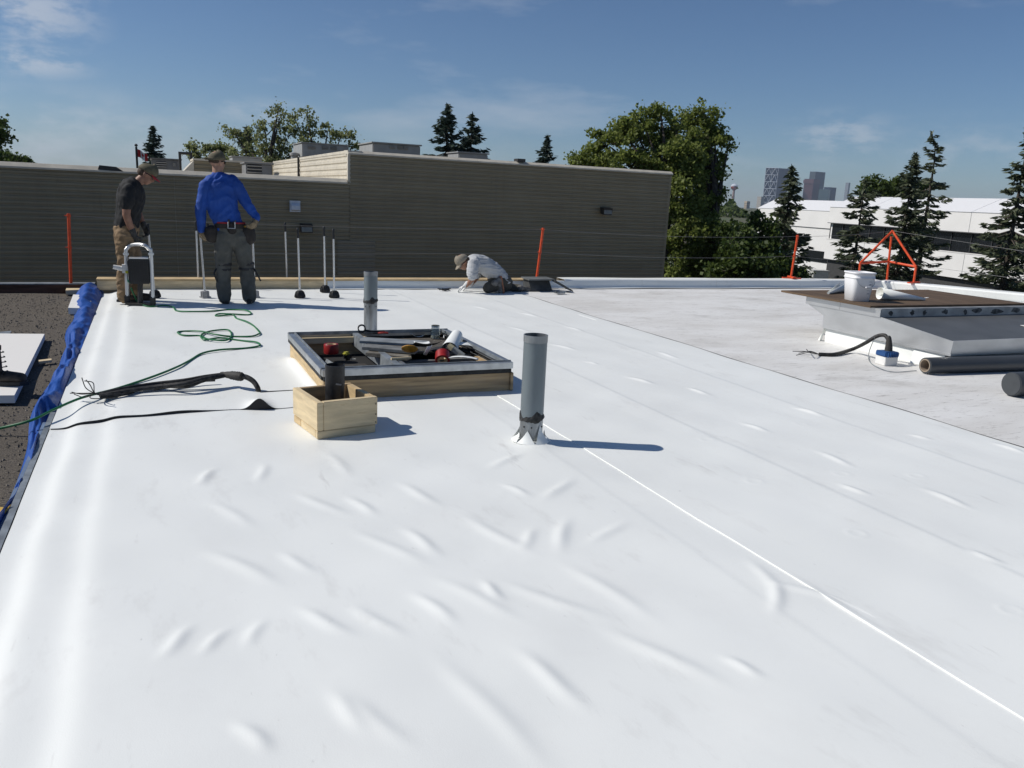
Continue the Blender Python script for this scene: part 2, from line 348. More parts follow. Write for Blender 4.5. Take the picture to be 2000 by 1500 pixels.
# dark butyl edge along the right border of the new sheet
ys = np.linspace(-.6, YP, 200); xs = 5.13+.012*np.sin(ys*1.9)+.007*np.sin(ys*4.7)
w = .006+.003*np.sin(ys*6.1)
zt_ = zB(xs, ys)+.0022; v = np.concatenate([np.stack([xs-.007-.3*w, ys, zt_], -1), np.stack([xs+w, ys, zt_-.0006], -1)]); n = len(ys)
mesh_obj('seam_edge', v, [(i, n+i, n+i+1, i+1) for i in range(n-1)], BLACKRUB, roof)
# ------------------------------------------------------------------ rear parapet
par = empty('parapet', (6, YP+.1, 0), kind='structure')
WP = at(640, 552, .1)[0]
SHADEW = WHITE
segs = [-.70, .62, WP+.9]
for a, b in zip(segs[:-1], segs[1:]):
    m = MB(); m.box(((a+b)/2+.002, YP+.06, .061), (b-a-.006, .11, .122), bev=.004); m.build('parapet_board', PINE2, par)
m = MB(); m.box(((segs[0]+6.0)/2, YP+.13, .136), (6.0-segs[0], .27, .022), bev=.003); m.build('parapet_cap_board', PINE, par)
m = MB()
prof = [(-.10, .0135), (-.045, .0165), (-.018, .03), (-.006, .07), (-.004, .118), (.012, .132), (.045, .1235)]
prof2 = [(-.10, .0135), (-.045, .0165), (-.018, .03), (-.006, .07), (-.004, .130), (.012, .150), (.30, .152), (.31, .08)]
def mem_run(x0, x1, pr, name, nseg):
    xs = np.linspace(x0, x1, nseg); v = []; 
    for i, x in enumerate(xs):
        yo = 0 if x < 7 else -.12*(x-7)/(CORNER[0]-7)
        for (dy, z) in pr: v.append((x, YP+yo+dy+.004*math.sin(x*4.1+z*30), z+.003*math.sin(x*2.7+dy*9)))
    k = len(pr); f = [(i*k+j, (i+1)*k+j, (i+1)*k+j+1, i*k+j+1) for i in range(nseg-1) for j in range(k-1)]
    return mesh_obj(name, v, f, WHITE, par, True)
mem_run(WP, 6.25, prof, 'parapet_membrane', 60)
mem_run(6.25, 9.3, prof2, 'parapet_membrane', 40)
mem_run(9.302, float(CORNER[0])+.05, prof2, 'parapet_membrane', 40)
m = MB(); m.box(((6.3+CORNER[0])/2, YP+.18, .06), (CORNER[0]-6.3, .25, .16)); m.build('parapet_core', PINE, par)
# right parapet
nr = np.array([-rd[1], rd[0], 0]);  nr = nr if nr[0] > 0 else -nr
m = MB(); a = CORNER+nr*.01; b = RFAR+nr*.01
def rp(p, o, z): return (p[0]+nr[0]*o, p[1]+nr[1]*o, z)
m.prism([rp(CORNER, .02, -.01), rp(CORNER, .0, .12), rp(CORNER, .02, .15), rp(CORNER, .30, .152), rp(CORNER, .30, -.4)], RFAR-CORNER)
m.build('parapet_membrane', WHITE, par)
# ------------------------------------------------------------------ lower gravel roof on the left
LZ = -.10
GRAV = mat('gravel_roof', (.17, .145, .112), .95, scale=70, col2=(.050, .042, .034), bump=1.0, bscale=140, detail=8, lo=.3, hi=.75)
nt = GRAV.node_tree
lr = empty('lower_roof', (-5, 5, GZ), 'old gravel roof beside the new white membrane', kind='structure')
xs = np.linspace(-9, XE-.002, 60); ys = np.linspace(-5, 12.62, 120); X, Y = np.meshgrid(xs, ys)
Z = LZ + .006*np.sin(X*3+Y)+.005*np.sin(Y*4.3-X*2)
idx = np.arange(X.size).reshape(X.shape)
mesh_obj('gravel_surface', np.stack([X, Y, Z], -1).reshape(-1, 3), np.stack([idx[:-1, :-1], idx[:-1, 1:], idx[1:, 1:], idx[1:, :-1]], -1).reshape(-1, 4), GRAV, lr, True)
m = MB(); m.box((-4.82, 3.8, (GZ-.2)/2), (8.36, 17.6, -GZ-.2-.05)); m.build('building_block', MATS['stucco'], lr)
n = 9000; px = RNG.uniform(-4.5, -.7, n); py = 3.5+9.0*RNG.uniform(0, 1, n)**.8; s = RNG.uniform(.004, .013, n)
tet = np.array([(1, 0, -.3), (-.5, .9, -.3), (-.5, -.9, -.3), (0, 0, .8)])
ang = RNG.uniform(0, 6.28, n); ca, sa = np.cos(ang), np.sin(ang)
V = np.zeros((n, 4, 3)); V[:, :, 0] = px[:, None]+s[:, None]*(tet[:, 0]*ca[:, None]-tet[:, 1]*sa[:, None]); V[:, :, 1] = py[:, None]+s[:, None]*(tet[:, 0]*sa[:, None]+tet[:, 1]*ca[:, None])
V[:, :, 2] = LZ+.004+s[:, None]*tet[:, 2]*.8 + (.006*np.sin(px*3+py)+.005*np.sin(py*4.3-px*2))[:, None]
F = (np.arange(n)*4)[:, None, None]+np.array([(0, 1, 3), (1, 2, 3), (2, 0, 3)])[None]
o = mesh_obj('gravel', V.reshape(-1, 3), F.reshape(-1, 3), mat('pebble', (.24, .21, .17), .9, scale=30, col2=(.07, .06, .05)), lr); o['kind'] = 'stuff'
m = MB(); m.box((-5.0, 12.70, LZ+.06), (8.5, .16, .12), bev=.006); m.build('rear_flashing', mat('rusty_flashing', (.11, .055, .04), .7, .2, var=.3, scale=5, stretch=(.5, 1, 4)), lr)
m = MB(); m.box((-5.0, 12.72, LZ+.126), (8.5, .18, .012)); m.build('flashing_cap', GALVD, lr)
# ------------------------------------------------------------------ tan building behind the parapet
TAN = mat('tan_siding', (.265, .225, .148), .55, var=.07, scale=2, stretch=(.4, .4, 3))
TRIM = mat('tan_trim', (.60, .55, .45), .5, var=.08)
dirt(TAN, [(1.6, (2.5, 2.5, .12), 0, .50, .72, .40, (.17, .15, .11)), (.7, (1, 1, .5), 0, .48, .7, .35, (.31, .28, .205)), (9, (1, 1, .2), 0, .62, .74, .4, (.10, .085, .06))])
tb = empty('tan_building', (4, 16, GZ), 'long low building clad in tan horizontal ribbed siding', 'building')
def wy(x): return 15.6+.05*(x-3.43)          # front wall line
XS = 3.43; XR = 0.
d_ = ray(1301, 440); tt = 15.9/d_[1]; XR = float(d_[0]*tt)
XR = float(atY(1301, 440, wy(XR))[0])
ZL = float(atX(670, 355, XS)[2]); ZH = float(atX(680, 300, XS)[2])
ZL = 1.45+(352+.045*390-352)/1600*0 + ZL*0 + 1.595 - 1.45; ZH = 2.125
def ribbed(name, p, q, z0, z1, m, parent, pitch=.078, dep=.018, out=(0, -1, 0)):
    """sheet of horizontal ribs between ground points p and q"""
    p = Vector(p); q = Vector(q); o = Vector(out); zs = []; n = int((z1-z0)/pitch); pitch = (z1-z0)/n
    for i in range(n):
        z = z0+i*pitch; zs += [(z, 0), (z+pitch*.30, 0), (z+pitch*.42, dep), (z+pitch*.88, dep)]
    zs.append((z1, 0)); v = []
    for z, d in zs: v += [(p.x+o.x*d, p.y+o.y*d, z), (q.x+o.x*d, q.y+o.y*d, z)]
    return mesh_obj(name, v, [(2*i, 2*i+1, 2*i+3, 2*i+2) for i in range(len(zs)-1)], m, parent)
XL = -14
# joints between siding lengths every few metres
xs = [XL, -7.2, -3.2, .4, XS]
for a, b in zip(xs[:-1], xs[1:]): ribbed('siding_panel', (a+.002, wy(a), 0), (b-.002, wy(b), 0), GZ, ZL, TAN, tb)
xs = [XS+.002, 6.6, XR]
for a, b in zip(xs[:-1], xs[1:]): ribbed('siding_panel', (a, wy(a), 0), (b-.004, wy(b), 0), GZ, ZH, TAN, tb)
YB = 28.
def solid(pts, z0, z1, name, m, parent): mm = MB(); mm.prism([(x, y, z0) for x, y in pts], (0, 0, z1-z0)); return mm.build(name, m, parent)
solid([(XL, wy(XL)+.03), (XS, wy(XS)+.03), (XS, YB), (XL, YB)], GZ, ZL-.02, 'wing_core', TRIM, tb)
solid([(XS+.03, wy(XS)+.03), (XR-.01, wy(XR)+.03), (XR-.01, YB), (XS+.03, YB)], GZ, ZH-.03, 'tall_core', TAN, tb)
def coping(name, p, q, z, w=.30, h=.075, off=.045):
    p = Vector((p[0], p[1], 0)); q = Vector((q[0], q[1], 0)); d = (q-p); Ln = d.length; c = (p+q)/2; a = math.atan2(d.y, d.x); nn = Vector((math.sin(a), -math.cos(a), 0))
    u_ = d.normalized()
    mm = MB(); mm.prism([p+nn*o_+Vector((0, 0, z+z_)) for o_, z_ in ((off, -.05), (off, -.022), (off-.075, h-.035), (off-w, h-.03), (off-w, -.03))], u_*Ln); return mm.build(name, TRIM, tb)
xs = [XL, -7.2, -3.6, 0, XS-.05]
for a, b in zip(xs[:-1], xs[1:]): coping('coping', (a+.003, wy(a)), (b-.003, wy(b)), ZL)
xs = [XS-.04, 6.0, 8.4, XR+.05]
for a, b in zip(xs[:-1], xs[1:]): coping('coping', (a+.003, wy(a)), (b-.003, wy(b)), ZH, h=.06)
# sunlit return wall facing left where the tall part starts
YR = float(atX(535, 318, XS)[1])
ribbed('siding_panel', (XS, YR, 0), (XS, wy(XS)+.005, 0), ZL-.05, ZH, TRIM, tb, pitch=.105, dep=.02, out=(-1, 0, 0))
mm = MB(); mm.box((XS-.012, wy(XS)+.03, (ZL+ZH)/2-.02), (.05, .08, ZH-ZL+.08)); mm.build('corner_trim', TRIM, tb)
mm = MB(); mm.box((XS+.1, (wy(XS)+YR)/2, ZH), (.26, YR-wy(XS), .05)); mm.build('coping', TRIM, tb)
mm = MB(); mm.box((XR+.004, wy(XR)+.03, (ZH+GZ)/2-.03), (.07, .08, ZH-GZ-.06)); mm.build('corner_trim', TAN, tb)
o = ribbed('siding_panel', (XR+.002, wy(XR), 0), (XR+.002, YB, 0), GZ, ZH-.04, TAN, tb, out=(1, 0, 0))
# greyer patched area of siding
P = [atY(660, 470, 15.5), atY(735, 540, 15.5)]
o = ribbed('siding_patch', (P[0][0], wy(P[0][0])-.021, 0), (P[1][0], wy(P[1][0])-.021, 0), P[1][2], P[0][2], mat('patched_siding', (.255, .225, .165), .5, var=.05), tb)
DARKM = mat('dark_fixture', (.035, .033, .03), .5)
def flood(px, py, label):
    c = atY(px, py, wy(atY(px, py, 15.7)[0])-.012); e = empty('flood_light', c, label, 'light', 'flood lights on the tan wall')
    mm = MB(); mm.box((c[0], c[1]-.03, c[2]), (.09, .06, .11), bev=.01); mm.build('wall_box', DARKM, e)
    mm = MB(); mm.prism([(c[0]-.11, c[1]-.05, c[2]+.07), (c[0]-.11, c[1]-.20, c[2]+.05), (c[0]-.11, c[1]-.17, c[2]-.09), (c[0]-.11, c[1]-.06, c[2]-.06)], (.22, 0, 0)); mm.build('lamp_housing', DARKM, e)
    mm = MB(); mm.box((c[0], c[1]-.192, c[2]-.02), (.19, .012, .11), rot=Matrix.Rotation(-.2, 3, 'X')); mm.build('lens', mat('lamp_lens', (.25, .25, .22), .2), e)
flood(596, 444, 'dark flood light on the tan wall above the tool sticks')
flood(1179, 411, 'dark flood light on the tan wall towards its right corner')
c = atY(576, 403, wy(1.9)-.012); e = empty('wall_vent', c, 'small pale square vent hood on the tan wall', 'vent')
VW = mat('vent_white', (.62, .66, .72), .5)
mm = MB(); mm.box((c[0], c[1]-.012, c[2]), (.19, .024, .20), bev=.004); mm.build('flange', VW, e)
mm = MB(); mm.prism([(c[0]-.075, c[1]-.02, c[2]+.07), (c[0]-.075, c[1]-.09, c[2]+.01), (c[0]-.075, c[1]-.09, c[2]-.06), (c[0]-.075, c[1]-.02, c[2]-.08)], (.15, 0, 0)); mm.build('hood', VW, e)
# ---- roof-top equipment
HV = mat('hvac_grey', (.34, .34, .33), .5, .1, var=.08)
LOUV = mat('louvre_dark', (.03, .03, .03), .6)
def hvac(px0, px1, pt, pb, Y, label, dep=1.2, grill=(), fan=None, z0=None, m_=None):
    a = atY(px0, pt, Y); b = atY(px1, pb, Y); zt = float(a[2]); zb = float(b[2]) if z0 is None else z0
    zf = ZH-.03 if a[0] > XS else ZL-.02
    e = empty('rooftop_unit', ((a[0]+b[0])/2, Y+dep/2, zf), label, 'air conditioner', 'rooftop units on the tan building')
    mm = MB(); mm.box(((a[0]+b[0])/2, Y+dep/2, (zt+zf)/2), (b[0]-a[0], dep, zt-zf), bev=.02); mm.build('cabinet', m_ or HV, e)
    mm = MB(); mm.box(((a[0]+b[0])/2, Y+dep/2, zt+.012), (b[0]-a[0]+.06, dep+.06, .03), bev=.006); mm.build('lid', m_ or HV, e)
    for (u0, u1, v0, v1) in grill:
        x0, x1 = a[0]+(b[0]-a[0])*u0, a[0]+(b[0]-a[0])*u1; z0_, z1_ = zb+(zt-zb)*v0, zb+(zt-zb)*v1
        g = MB(); g.box(((x0+x1)/2, Y-.004, (z0_+z1_)/2), (x1-x0, .012, z1_-z0_)); gg = g.build('louvre_panel', LOUV, e)
        n = max(3, int((z1_-z0_)/.06)); g = MB()
        for i in range(n): g.box(((x0+x1)/2, Y-.014, z0_+(i+.5)*(z1_-z0_)/n), (x1-x0, .012, .018), rot=Matrix.Rotation(.5, 3, 'X'))
        s_ = g.build('louvre_blades', HV, gg)
    return e
hvac(590, 681, 279, 305, 24.5, 'grey rooftop unit behind the sunlit return wall', 1.6, [(.12, .28, .45, .75), (.42, .56, .5, .85), (.60, .74, .5, .85)])
hvac(728, 821, 279, 300, 18.4, 'grey rooftop unit standing alone on the tall roof', 1.3, [(.34, .46, .45, .75), (.52, .62, .4, .85), (.64, .74, .4, .85)])
hvac(896, 953, 298, 308, 18.8, 'small grey box on the tall roof before the spruces', .8)
hvac(296, 354, 310, 334, 22.0, 'dark grey rooftop unit behind the capped man', 1.2, [(.15, .5, .2, .8), (.72, .82, .4, .75)], m_=mat('hvac_dark', (.16, .16, .16), .5))
hvac(480, 532, 319, 344, 17.4, 'black fan condenser on the low roof beside the blue shirt', .8, [(.05, .6, .1, .95)], m_=mat('hvac_mid', (.22, .22, .22), .5))
hvac(454, 512, 306, 320, 25., 'pale flat rooftop box before the leafy trees', 1.0)
# low penthouse with sloping pale left side
e = empty('penthouse', (atY(440, 330, 19.)[0], 19.5, ZL-.02), 'low tan rooftop penthouse with pale slanted left side', 'penthouse')
a = atY(379, 313, 19.); b = atY(532, 318, 19.)
ribbed('siding_panel', (a[0], 19., 0), (b[0], 19., 0), ZL-.02, a[2], TAN, e)
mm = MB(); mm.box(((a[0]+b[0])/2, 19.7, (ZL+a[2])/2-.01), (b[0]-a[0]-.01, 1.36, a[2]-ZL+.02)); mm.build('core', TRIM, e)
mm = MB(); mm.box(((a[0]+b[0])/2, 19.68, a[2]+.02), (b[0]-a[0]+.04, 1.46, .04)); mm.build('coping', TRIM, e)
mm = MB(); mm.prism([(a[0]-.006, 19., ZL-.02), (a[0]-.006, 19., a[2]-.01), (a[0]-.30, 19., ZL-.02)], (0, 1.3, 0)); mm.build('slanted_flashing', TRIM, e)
# pipe frame, conduit, vents on the low roof
e = empty('pipe_frame', (atY(362, 330, 21.)[0], 21., ZL-.02), 'dark square pipe frame standing on the low roof', 'pipe frame')
a = atY(351, 299, 21.); b = atY(373, 300, 21.)
mm = MB(); mm.tube([(a[0], 21., ZL-.02), (a[0], 21., a[2])], .03); mm.build('upright', DARKM, e)
mm = MB(); mm.tube([(b[0], 21., ZL-.02), (b[0], 21., b[2])], .03); mm.build('upright', DARKM, e)
mm = MB(); mm.tube([(a[0]-.03, 21., a[2]), (b[0]+.03, 21., b[2])], .032); mm.build('crossbar', DARKM, e)
mm = MB(); c = atX(583, 330, XS-.05); mm.tube([(XS-.05, c[1], ZL-.02), (XS-.05, c[1], ZH+.02), (XS+.2, c[1], ZH+.06)], .028); props(mm.build('conduit', DARKM), 'dark conduit running up the sunlit return wall', 'conduit')
c = atY(575, 312, 25.); mm = MB(); mm.lathe((c[0], 25., ZH-.03), [(.10, 0), (.10, .22), (.13, .23), (.13, .30), (.02, .34)], 14); props(mm.build('roof_vent', HV, smooth=True), 'small round vent cap left of the grey rooftop unit', 'vent')
c = atY(212, 327, wy(-.8)+.1); e_ = MB(); e_.prism([(c[0]-.16, wy(-.8)-.03, ZL-.02), (c[0]-.13, wy(-.8)-.03, ZL+.06), (c[0]+.12, wy(-.8)-.03, ZL+.045), (c[0]+.22, wy(-.8)-.03, ZL-.02)], (0, .30, 0)); props(e_.build('scupper', DARKM), 'dark scupper in the coping of the low tan wall', 'scupper')
c = atY(1018, 316, wy(6.5)); e_ = MB(); e_.box((c[0], wy(6.5)+.08, ZH+.05), (.17, .2, .06)); props(e_.build('scupper', DARKM), 'small dark block on the coping of the tall tan wall', 'scupper')
# flag pole behind
c = atD(266, 287, 46.); fp = empty('flag_pole', (c[0], c[1], GZ), 'dark flag pole with a red and white flag', 'flag pole')
mm = MB(); mm.tube([(c[0], c[1], GZ), (c[0], c[1], c[2])], .06, 8); mm.build('pole', DARKM, fp)
mm = MB(); mm.lathe((c[0], c[1], c[2]), [(.01, 0), (.09, .06), (.09, .12), (.01, .18)], 10); mm.build('finial', DARKM, fp)
RED = mat('flag_red', (.62, .03, .03), .7); FWH = mat('flag_white', (.8, .8, .8), .7)
def flagpt(u, v): return (c[0]+.06+u*.50, c[1]+.06*math.sin(u*6), c[2]-.12-v*.42-u*.25+.03*math.sin(u*7))
for (u0, u1, mm_) in ((0, .3, RED), (.3, .7, FWH), (.7, 1., RED)):
    us = np.linspace(u0, u1, 6); v = [flagpt(u, w_) for u in us for w_ in (0, 1)]
    mesh_obj('flag_band', v, [(2*i, 2*i+2, 2*i+3, 2*i+1) for i in range(5)], mm_, fp)
leaf = [(.5, .15), (.54, .32), (.62, .3), (.6, .5), (.52, .62), (.5, .85), (.48, .62), (.40, .5), (.38, .3), (.46, .32)]
v = [np.array(flagpt(*q))+np.array([0, -.012, 0]) for q in leaf]
mesh_obj('maple_leaf', v, [tuple(range(len(v)))], RED, fp)

# ------------------------------------------------------------------ trees
SPR = leaf_mat('spruce_needles', (.05, .068, .038), (.15, .17, .10), .3)
SPRB = leaf_mat('blue_spruce_needles', (.028, .048, .036), (.075, .105, .078), .2)
LEAF1 = leaf_mat('poplar_leaves', (.115, .155, .03), (.27, .31, .085), .55)
LEAF2 = leaf_mat('shrub_leaves', (.04, .07, .018), (.11, .15, .035), .45)
LEAF3 = leaf_mat('aspen_leaves', (.14, .17, .06), (.29, .31, .14), .55)
BARK = mat('bark', (.085, .07, .055), .9, var=.3, scale=10, bump=.4)
def quads(P, A, B):                              # leaf quads: centre, half axes
    n = len(P); V = np.stack([P-A-B*.6, P+A*.2-B, P+A+B*.2, P-A*.3+B], 1).reshape(-1, 3)
    return V, np.arange(4*n).reshape(n, 4)
def tri_leaf(P, A, B):
    n = len(P); V = np.stack([P-B, P+B, P+A], 1).reshape(-1, 3)
    return V, np.arange(3*n).reshape(n, 3)
def spruce(name, top, width, label, seed, m_=None, gaps=.12, zvis=None, group='spruces behind the roofs', bend=0., dens=1., pw=.85, gapz=1., twig=.17):
    r = np.random.default_rng(seed); top = np.array(top); h = top[2]-GZ
    e = empty(name, (top[0]-bend*0, top[1], GZ), label, 'tree', group)
    bx = lambda t: top[0]-bend*1.0*(1-t)**0*0 + (bend*max(0, (t-.86)/.14)**2 - bend)
    tr = [(bx(t), top[1], GZ+h*t) for t in np.linspace(0, 1, 14)]
    m = MB(); m.tube(tr, [max(.02, .035*h*(1-t)**.9*.55) for t in np.linspace(0, 1, 14)], 8); m.build('trunk', BARK, e)
    z = (zvis if zvis is not None else GZ+.06*h); Ps, As, Bs = [], [], []; lim = MB()
    while z < top[2]-.05:
        t = (z-GZ)/h; R = width*.5*min(1., (1-t)**pw/.9+.02); k = int(r.integers(5, 8))
        if t > .93: k = 4
        for j in range(k):
            if r.random() < gaps: continue
            an = r.uniform(0, 6.28); ln = R*r.uniform(.55, 1.15)
            dr = np.array([math.cos(an), math.sin(an), 0]); z0 = z+r.uniform(-.1, .1)
            n = max(4, int(ln*26*dens)); s = r.uniform(.08, 1, n)**.8
            up = .45 if t > .85 else .12
            cz = ln*(-.20*s*(1.0-.25*t)+up*s**2.5*.9-.10*np.sin(s*3.1))
            base = np.stack([bx(t)+dr[0]*ln*s, top[1]+dr[1]*ln*s, z0+cz], -1)
            side = np.array([-dr[1], dr[0], 0])
            spread = (.08+.24*(1-s))*min(1., ln*.55)
            off = r.normal(0, 1, n)*spread*.75
            P_ = base+side*off[:, None]; P_[:, 2] -= np.abs(off)*.25+r.uniform(0, .12, n)*min(1, ln)
            dd = dr[None]*r.uniform(.5, 1.1, (n, 1))+side[None]*(np.sign(off)*r.uniform(.2, .9, n))[:, None]; dd[:, 2] += r.uniform(-.55, .25, n)
            dd /= np.linalg.norm(dd, axis=1)[:, None]
            L_ = r.uniform(.8, 1.5, n)[:, None]*twig
            rv = r.normal(0, 1, (n, 3)); bb = np.cross(dd, rv); bb /= np.linalg.norm(bb, axis=1)[:, None]
            Ps.append(P_); As.append(dd*L_); Bs.append(bb*L_*.26)
            if ln > .5:
                lim.tube([(bx(t), top[1], z0), (bx(t)+dr[0]*ln*.5, top[1]+dr[1]*ln*.5, z0+ln*(-.10-.06)), (bx(t)+dr[0]*ln*.92, top[1]+dr[1]*ln*.92, z0+ln*(-.16+up*.6))], [.022+.008*ln, .016, .006], 4, caps=False)
        z += r.uniform(.16, .30)*(1.15-.65*t)*(h/14)**.3*gapz
    # leader
    n = 30; zz = r.uniform(0, .7, n); P_ = np.stack([np.full(n, bx(1.))+r.normal(0, .04, n), top[1]+r.normal(0, .04, n), top[2]-zz], -1); d = r.normal(0, .6, (n, 3)); d[:, 2] += 1; d /= np.linalg.norm(d, axis=1)[:, None]
    Ps.append(P_); As.append(d*.16); bb = np.cross(d, r.normal(0, 1, (n, 3))); Bs.append(bb/np.linalg.norm(bb, axis=1)[:, None]*.04)
    V, F = quads(np.concatenate(Ps), np.concatenate(As), np.concatenate(Bs))
    mesh_obj('crown', V, F, m_ or SPR, e)
    if lim.v: lim.build('limbs', BARK, e)
    return e
def leafy(name, base, h, label, seed, m_, lobes, nleaf=9000, ls=.10, group='leafy trees behind the roofs', trunks=1, cl=.42):
    """lobes: (dx, dy, z, rx, rz) clumps of the crown in metres; branches run to every clump"""
    r = np.random.default_rng(seed); base = np.array(base, dtype=float)
    e = empty(name, (base[0], base[1], GZ), label, 'tree', group)
    m = MB(); Ps, As, Bs = [], [], []
    m.tube([(base[0], base[1], GZ), (base[0]+.1, base[1], GZ+h*.25), (base[0]-.05, base[1], GZ+h*.42), (base[0], base[1], GZ+h*.55)], [.022*h, .017*h, .010*h, .003*h], 8)
    tot = sum(l[3]**2*l[4] for l in lobes)
    for (dx, dy, z, rx, rz) in lobes:
        c = base+np.array([dx, dy, 0]); c[2] = z
        t0 = GZ+h*.25+(z-GZ-h*.25)*.35
        m.tube(bez([(base[0], base[1], t0), (base[0]+dx*.45, base[1]+dy*.45, t0+(z-t0)*.6), tuple(c)], 4), np.linspace(.012*h, .02, 9), 6, caps=False)
        nc = max(7, int(26*rx*rx*rz/1.2)); nc = min(nc, 70)
        nl = int(nleaf*rx**2*rz/tot/nc)+8
        for k in range(nc):
            d = r.normal(0, 1, 3); d /= np.linalg.norm(d); q = c+d*np.array([rx, rx, rz])*r.uniform(.35, 1.05)**.7
            if r.random() < .6: m.tube([tuple(c+(q-c)*.15), tuple(c+(q-c)*.6+np.array([0, 0, .05])), tuple(q)], [.03, .016, .006], 4, caps=False)
            cs = cl*r.uniform(.6, 1.25)
            P_ = q+r.normal(0, 1, (nl, 3))*np.array([cs*.55, cs*.55, cs*.42])
            dd = r.normal(0, 1, (nl, 3)); dd[:, 2] -= .4; dd /= np.linalg.norm(dd, axis=1)[:, None]
            bb = np.cross(dd, r.normal(0, 1, (nl, 3))); bb /= np.linalg.norm(bb, axis=1)[:, None]
            s = ls*r.uniform(.6, 1.3, (nl, 1)); Ps.append(P_); As.append(dd*s); Bs.append(bb*s*.8)
    V, F = quads(np.concatenate(Ps), np.concatenate(As), np.concatenate(Bs))
    mesh_obj('crown', V, F, m_, e); m.build('trunk', BARK, e)
    return e
# spruces: (pixel of the tip, depth)
spruce('spruce_tree', atD(298, 246, 52.), 5.0, 'small spruce tip behind the flag pole', 11, SPRB, .05, zvis=.5, twig=.15)
spruce('spruce_tree', atD(874, 205, 44.), 6.6, 'left of the two tall spruces above the tan roof', 12, SPRB, .16, zvis=1.0)
spruce('spruce_tree', atD(922, 222, 45.), 6.2, 'right of the two tall spruces above the tan roof', 13, SPRB, .16, zvis=1.0)
spruce('spruce_tree', atD(1069, 264, 47.), 4.8, 'narrow spruce tip between the tall spruces and the big leafy tree', 14, SPRB, .1, zvis=.8)
spruce('spruce_tree', atD(483, 248, 42.), 3.0, 'dark spruce half hidden in the leafy trees on the left', 15, SPR, .1, zvis=1.0)
spruce('spruce_tree', atD(1548, 325, 40.), 3.9, 'spruce before the left end of the white building', 16, SPR, .30, dens=1.0, pw=.8)
spruce('spruce_tree', atD(1690, 352, 41.), 3.0, 'spruce with a broken flat top before the white building', 17, SPR, .48, pw=.4, dens=1.1, gapz=1.5)
spruce('spruce_tree', atD(1788, 300, 42.), 4.0, 'dense pointed spruce in the middle of the white building', 18, SPR, .24, dens=1.1, pw=.75)
spruce('spruce_tree', atD(1820, 258, 46.), 3.9, 'tall sparse spruce with a tip bent to the left', 19, SPR, .55, bend=-.55, pw=.6, dens=1.2, gapz=1.7)
spruce('spruce_tree', atD(2012, 252, 24.), 3.9, 'large spruce cut off by the right edge of the picture', 20, SPR, .3, dens=1.5, twig=.12, gapz=1.2)
spruce('spruce_tree', atD(1384, 325, 40.), 2.2, 'dark spruce at the right flank of the big leafy tree', 21, SPR, .2, twig=.15)
# branch reaching out from the broken top
def lob(spec, dep, base):                        # (px,py,rx,rz,ddepth)
    out = []
    for (px, py, rx, rz, dd) in spec:
        q = atD(px, py, dep+dd); out.append((q[0]-base[0], q[1]-base[1], q[2], rx, rz))
    return out
b0 = atD(1290, 545, 36.)
leafy('poplar_tree', b0, 12, 'big green leafy tree right of the tan building, left trunk', 31, LEAF1,
      lob([(1190, 285, 1.1, .9, 0), (1160, 320, .9, .8, .5), (1245, 265, 1.1, 1.1, 0), (1230, 330, 1.2, 1.0, -.5), (1290, 240, .9, 1.0, .5), (1290, 320, 1.2, 1.2, 0), (1330, 300, 1.1, 1.1, 0), (1330, 370, 1.2, 1.3, -.6), (1340, 450, 1.2, 1.4, -.4), (1320, 520, 1.2, 1.2, 0), (1125, 315, .45, .4, 0), (1250, 228, .4, .45, 0), (1290, 215, .3, .4, 0), (1210, 250, .4, .4, 0), (1325, 240, .35, .45, 0)], 36., b0), 30000, .07, cl=.30)
b1 = atD(1385, 545, 37.)
leafy('poplar_tree', b1, 12, 'big green leafy tree right of the tan building, right trunk', 32, LEAF1,
      lob([(1370, 235, .75, .95, 0), (1375, 285, 1.0, 1.0, 0), (1388, 300, .8, 1.0, .4), (1350, 330, 1.0, 1.0, -.3), (1380, 360, .85, 1.1, 0), (1372, 420, 1.0, 1.2, -.3), (1410, 480, 1.2, 1.2, 0), (1380, 530, 1.2, 1.2, 0), (1402, 330, .35, .6, 0), (1350, 250, .5, .5, .3), (1422, 290, .28, .25, 0), (1372, 215, .3, .4, 0), (1395, 260, .35, .4, 0)], 37., b1), 22000, .07, cl=.30)
for i, (px, py, dep, lbs, lab) in enumerate([
    (1450, 545, 34., [(1436, 475, .8, .8, 0), (1465, 510, .9, .9, 0), (1430, 530, .9, .8, 0), (1480, 545, .8, .7, 0)], 'dark bushy shrub tree under the big leafy tree'),
    (1500, 545, 36., [(1495, 470, .55, .7, 0), (1500, 520, .8, .8, 0), (1520, 540, .8, .8, 0), (1485, 440, .4, .45, 0)], 'dark shrub against the white building corner')]):
    b = atD(px, py, dep); leafy('shrub_tree', b, 6, lab, 40+i, LEAF2, lob(lbs, dep, b), 9000, .085)
b2 = atD(520, 400, 38.)
leafy('aspen_tree', b2, 12, 'airy leafy tree behind the low roof, tallest of its clump', 33, LEAF3,
      lob([(545, 235, .55, .7, 0), (520, 265, .7, .7, 0), (560, 270, .7, .8, 0), (480, 265, .7, .6, 0), (455, 255, .5, .45, 0), (525, 305, 1.0, .8, 0), (480, 300, .9, .8, 0), (570, 305, .8, .7, 0), (545, 212, .25, .35, 0)], 38., b2), 3900, .06, cl=.26)
b3 = atD(625, 400, 40.)
leafy('aspen_tree', b3, 11, 'airy leafy tree behind the rooftop unit', 34, LEAF3,
      lob([(600, 235, .45, .6, 0), (600, 270, .5, .7, 0), (640, 255, .6, .5, 0), (665, 270, .6, .5, 0), (690, 285, .4, .4, 0), (620, 285, .5, .5, 0), (575, 230, .4, .5, 0)], 40., b3), 1900, .06, cl=.26)
b4 = atD(405, 400, 44.)
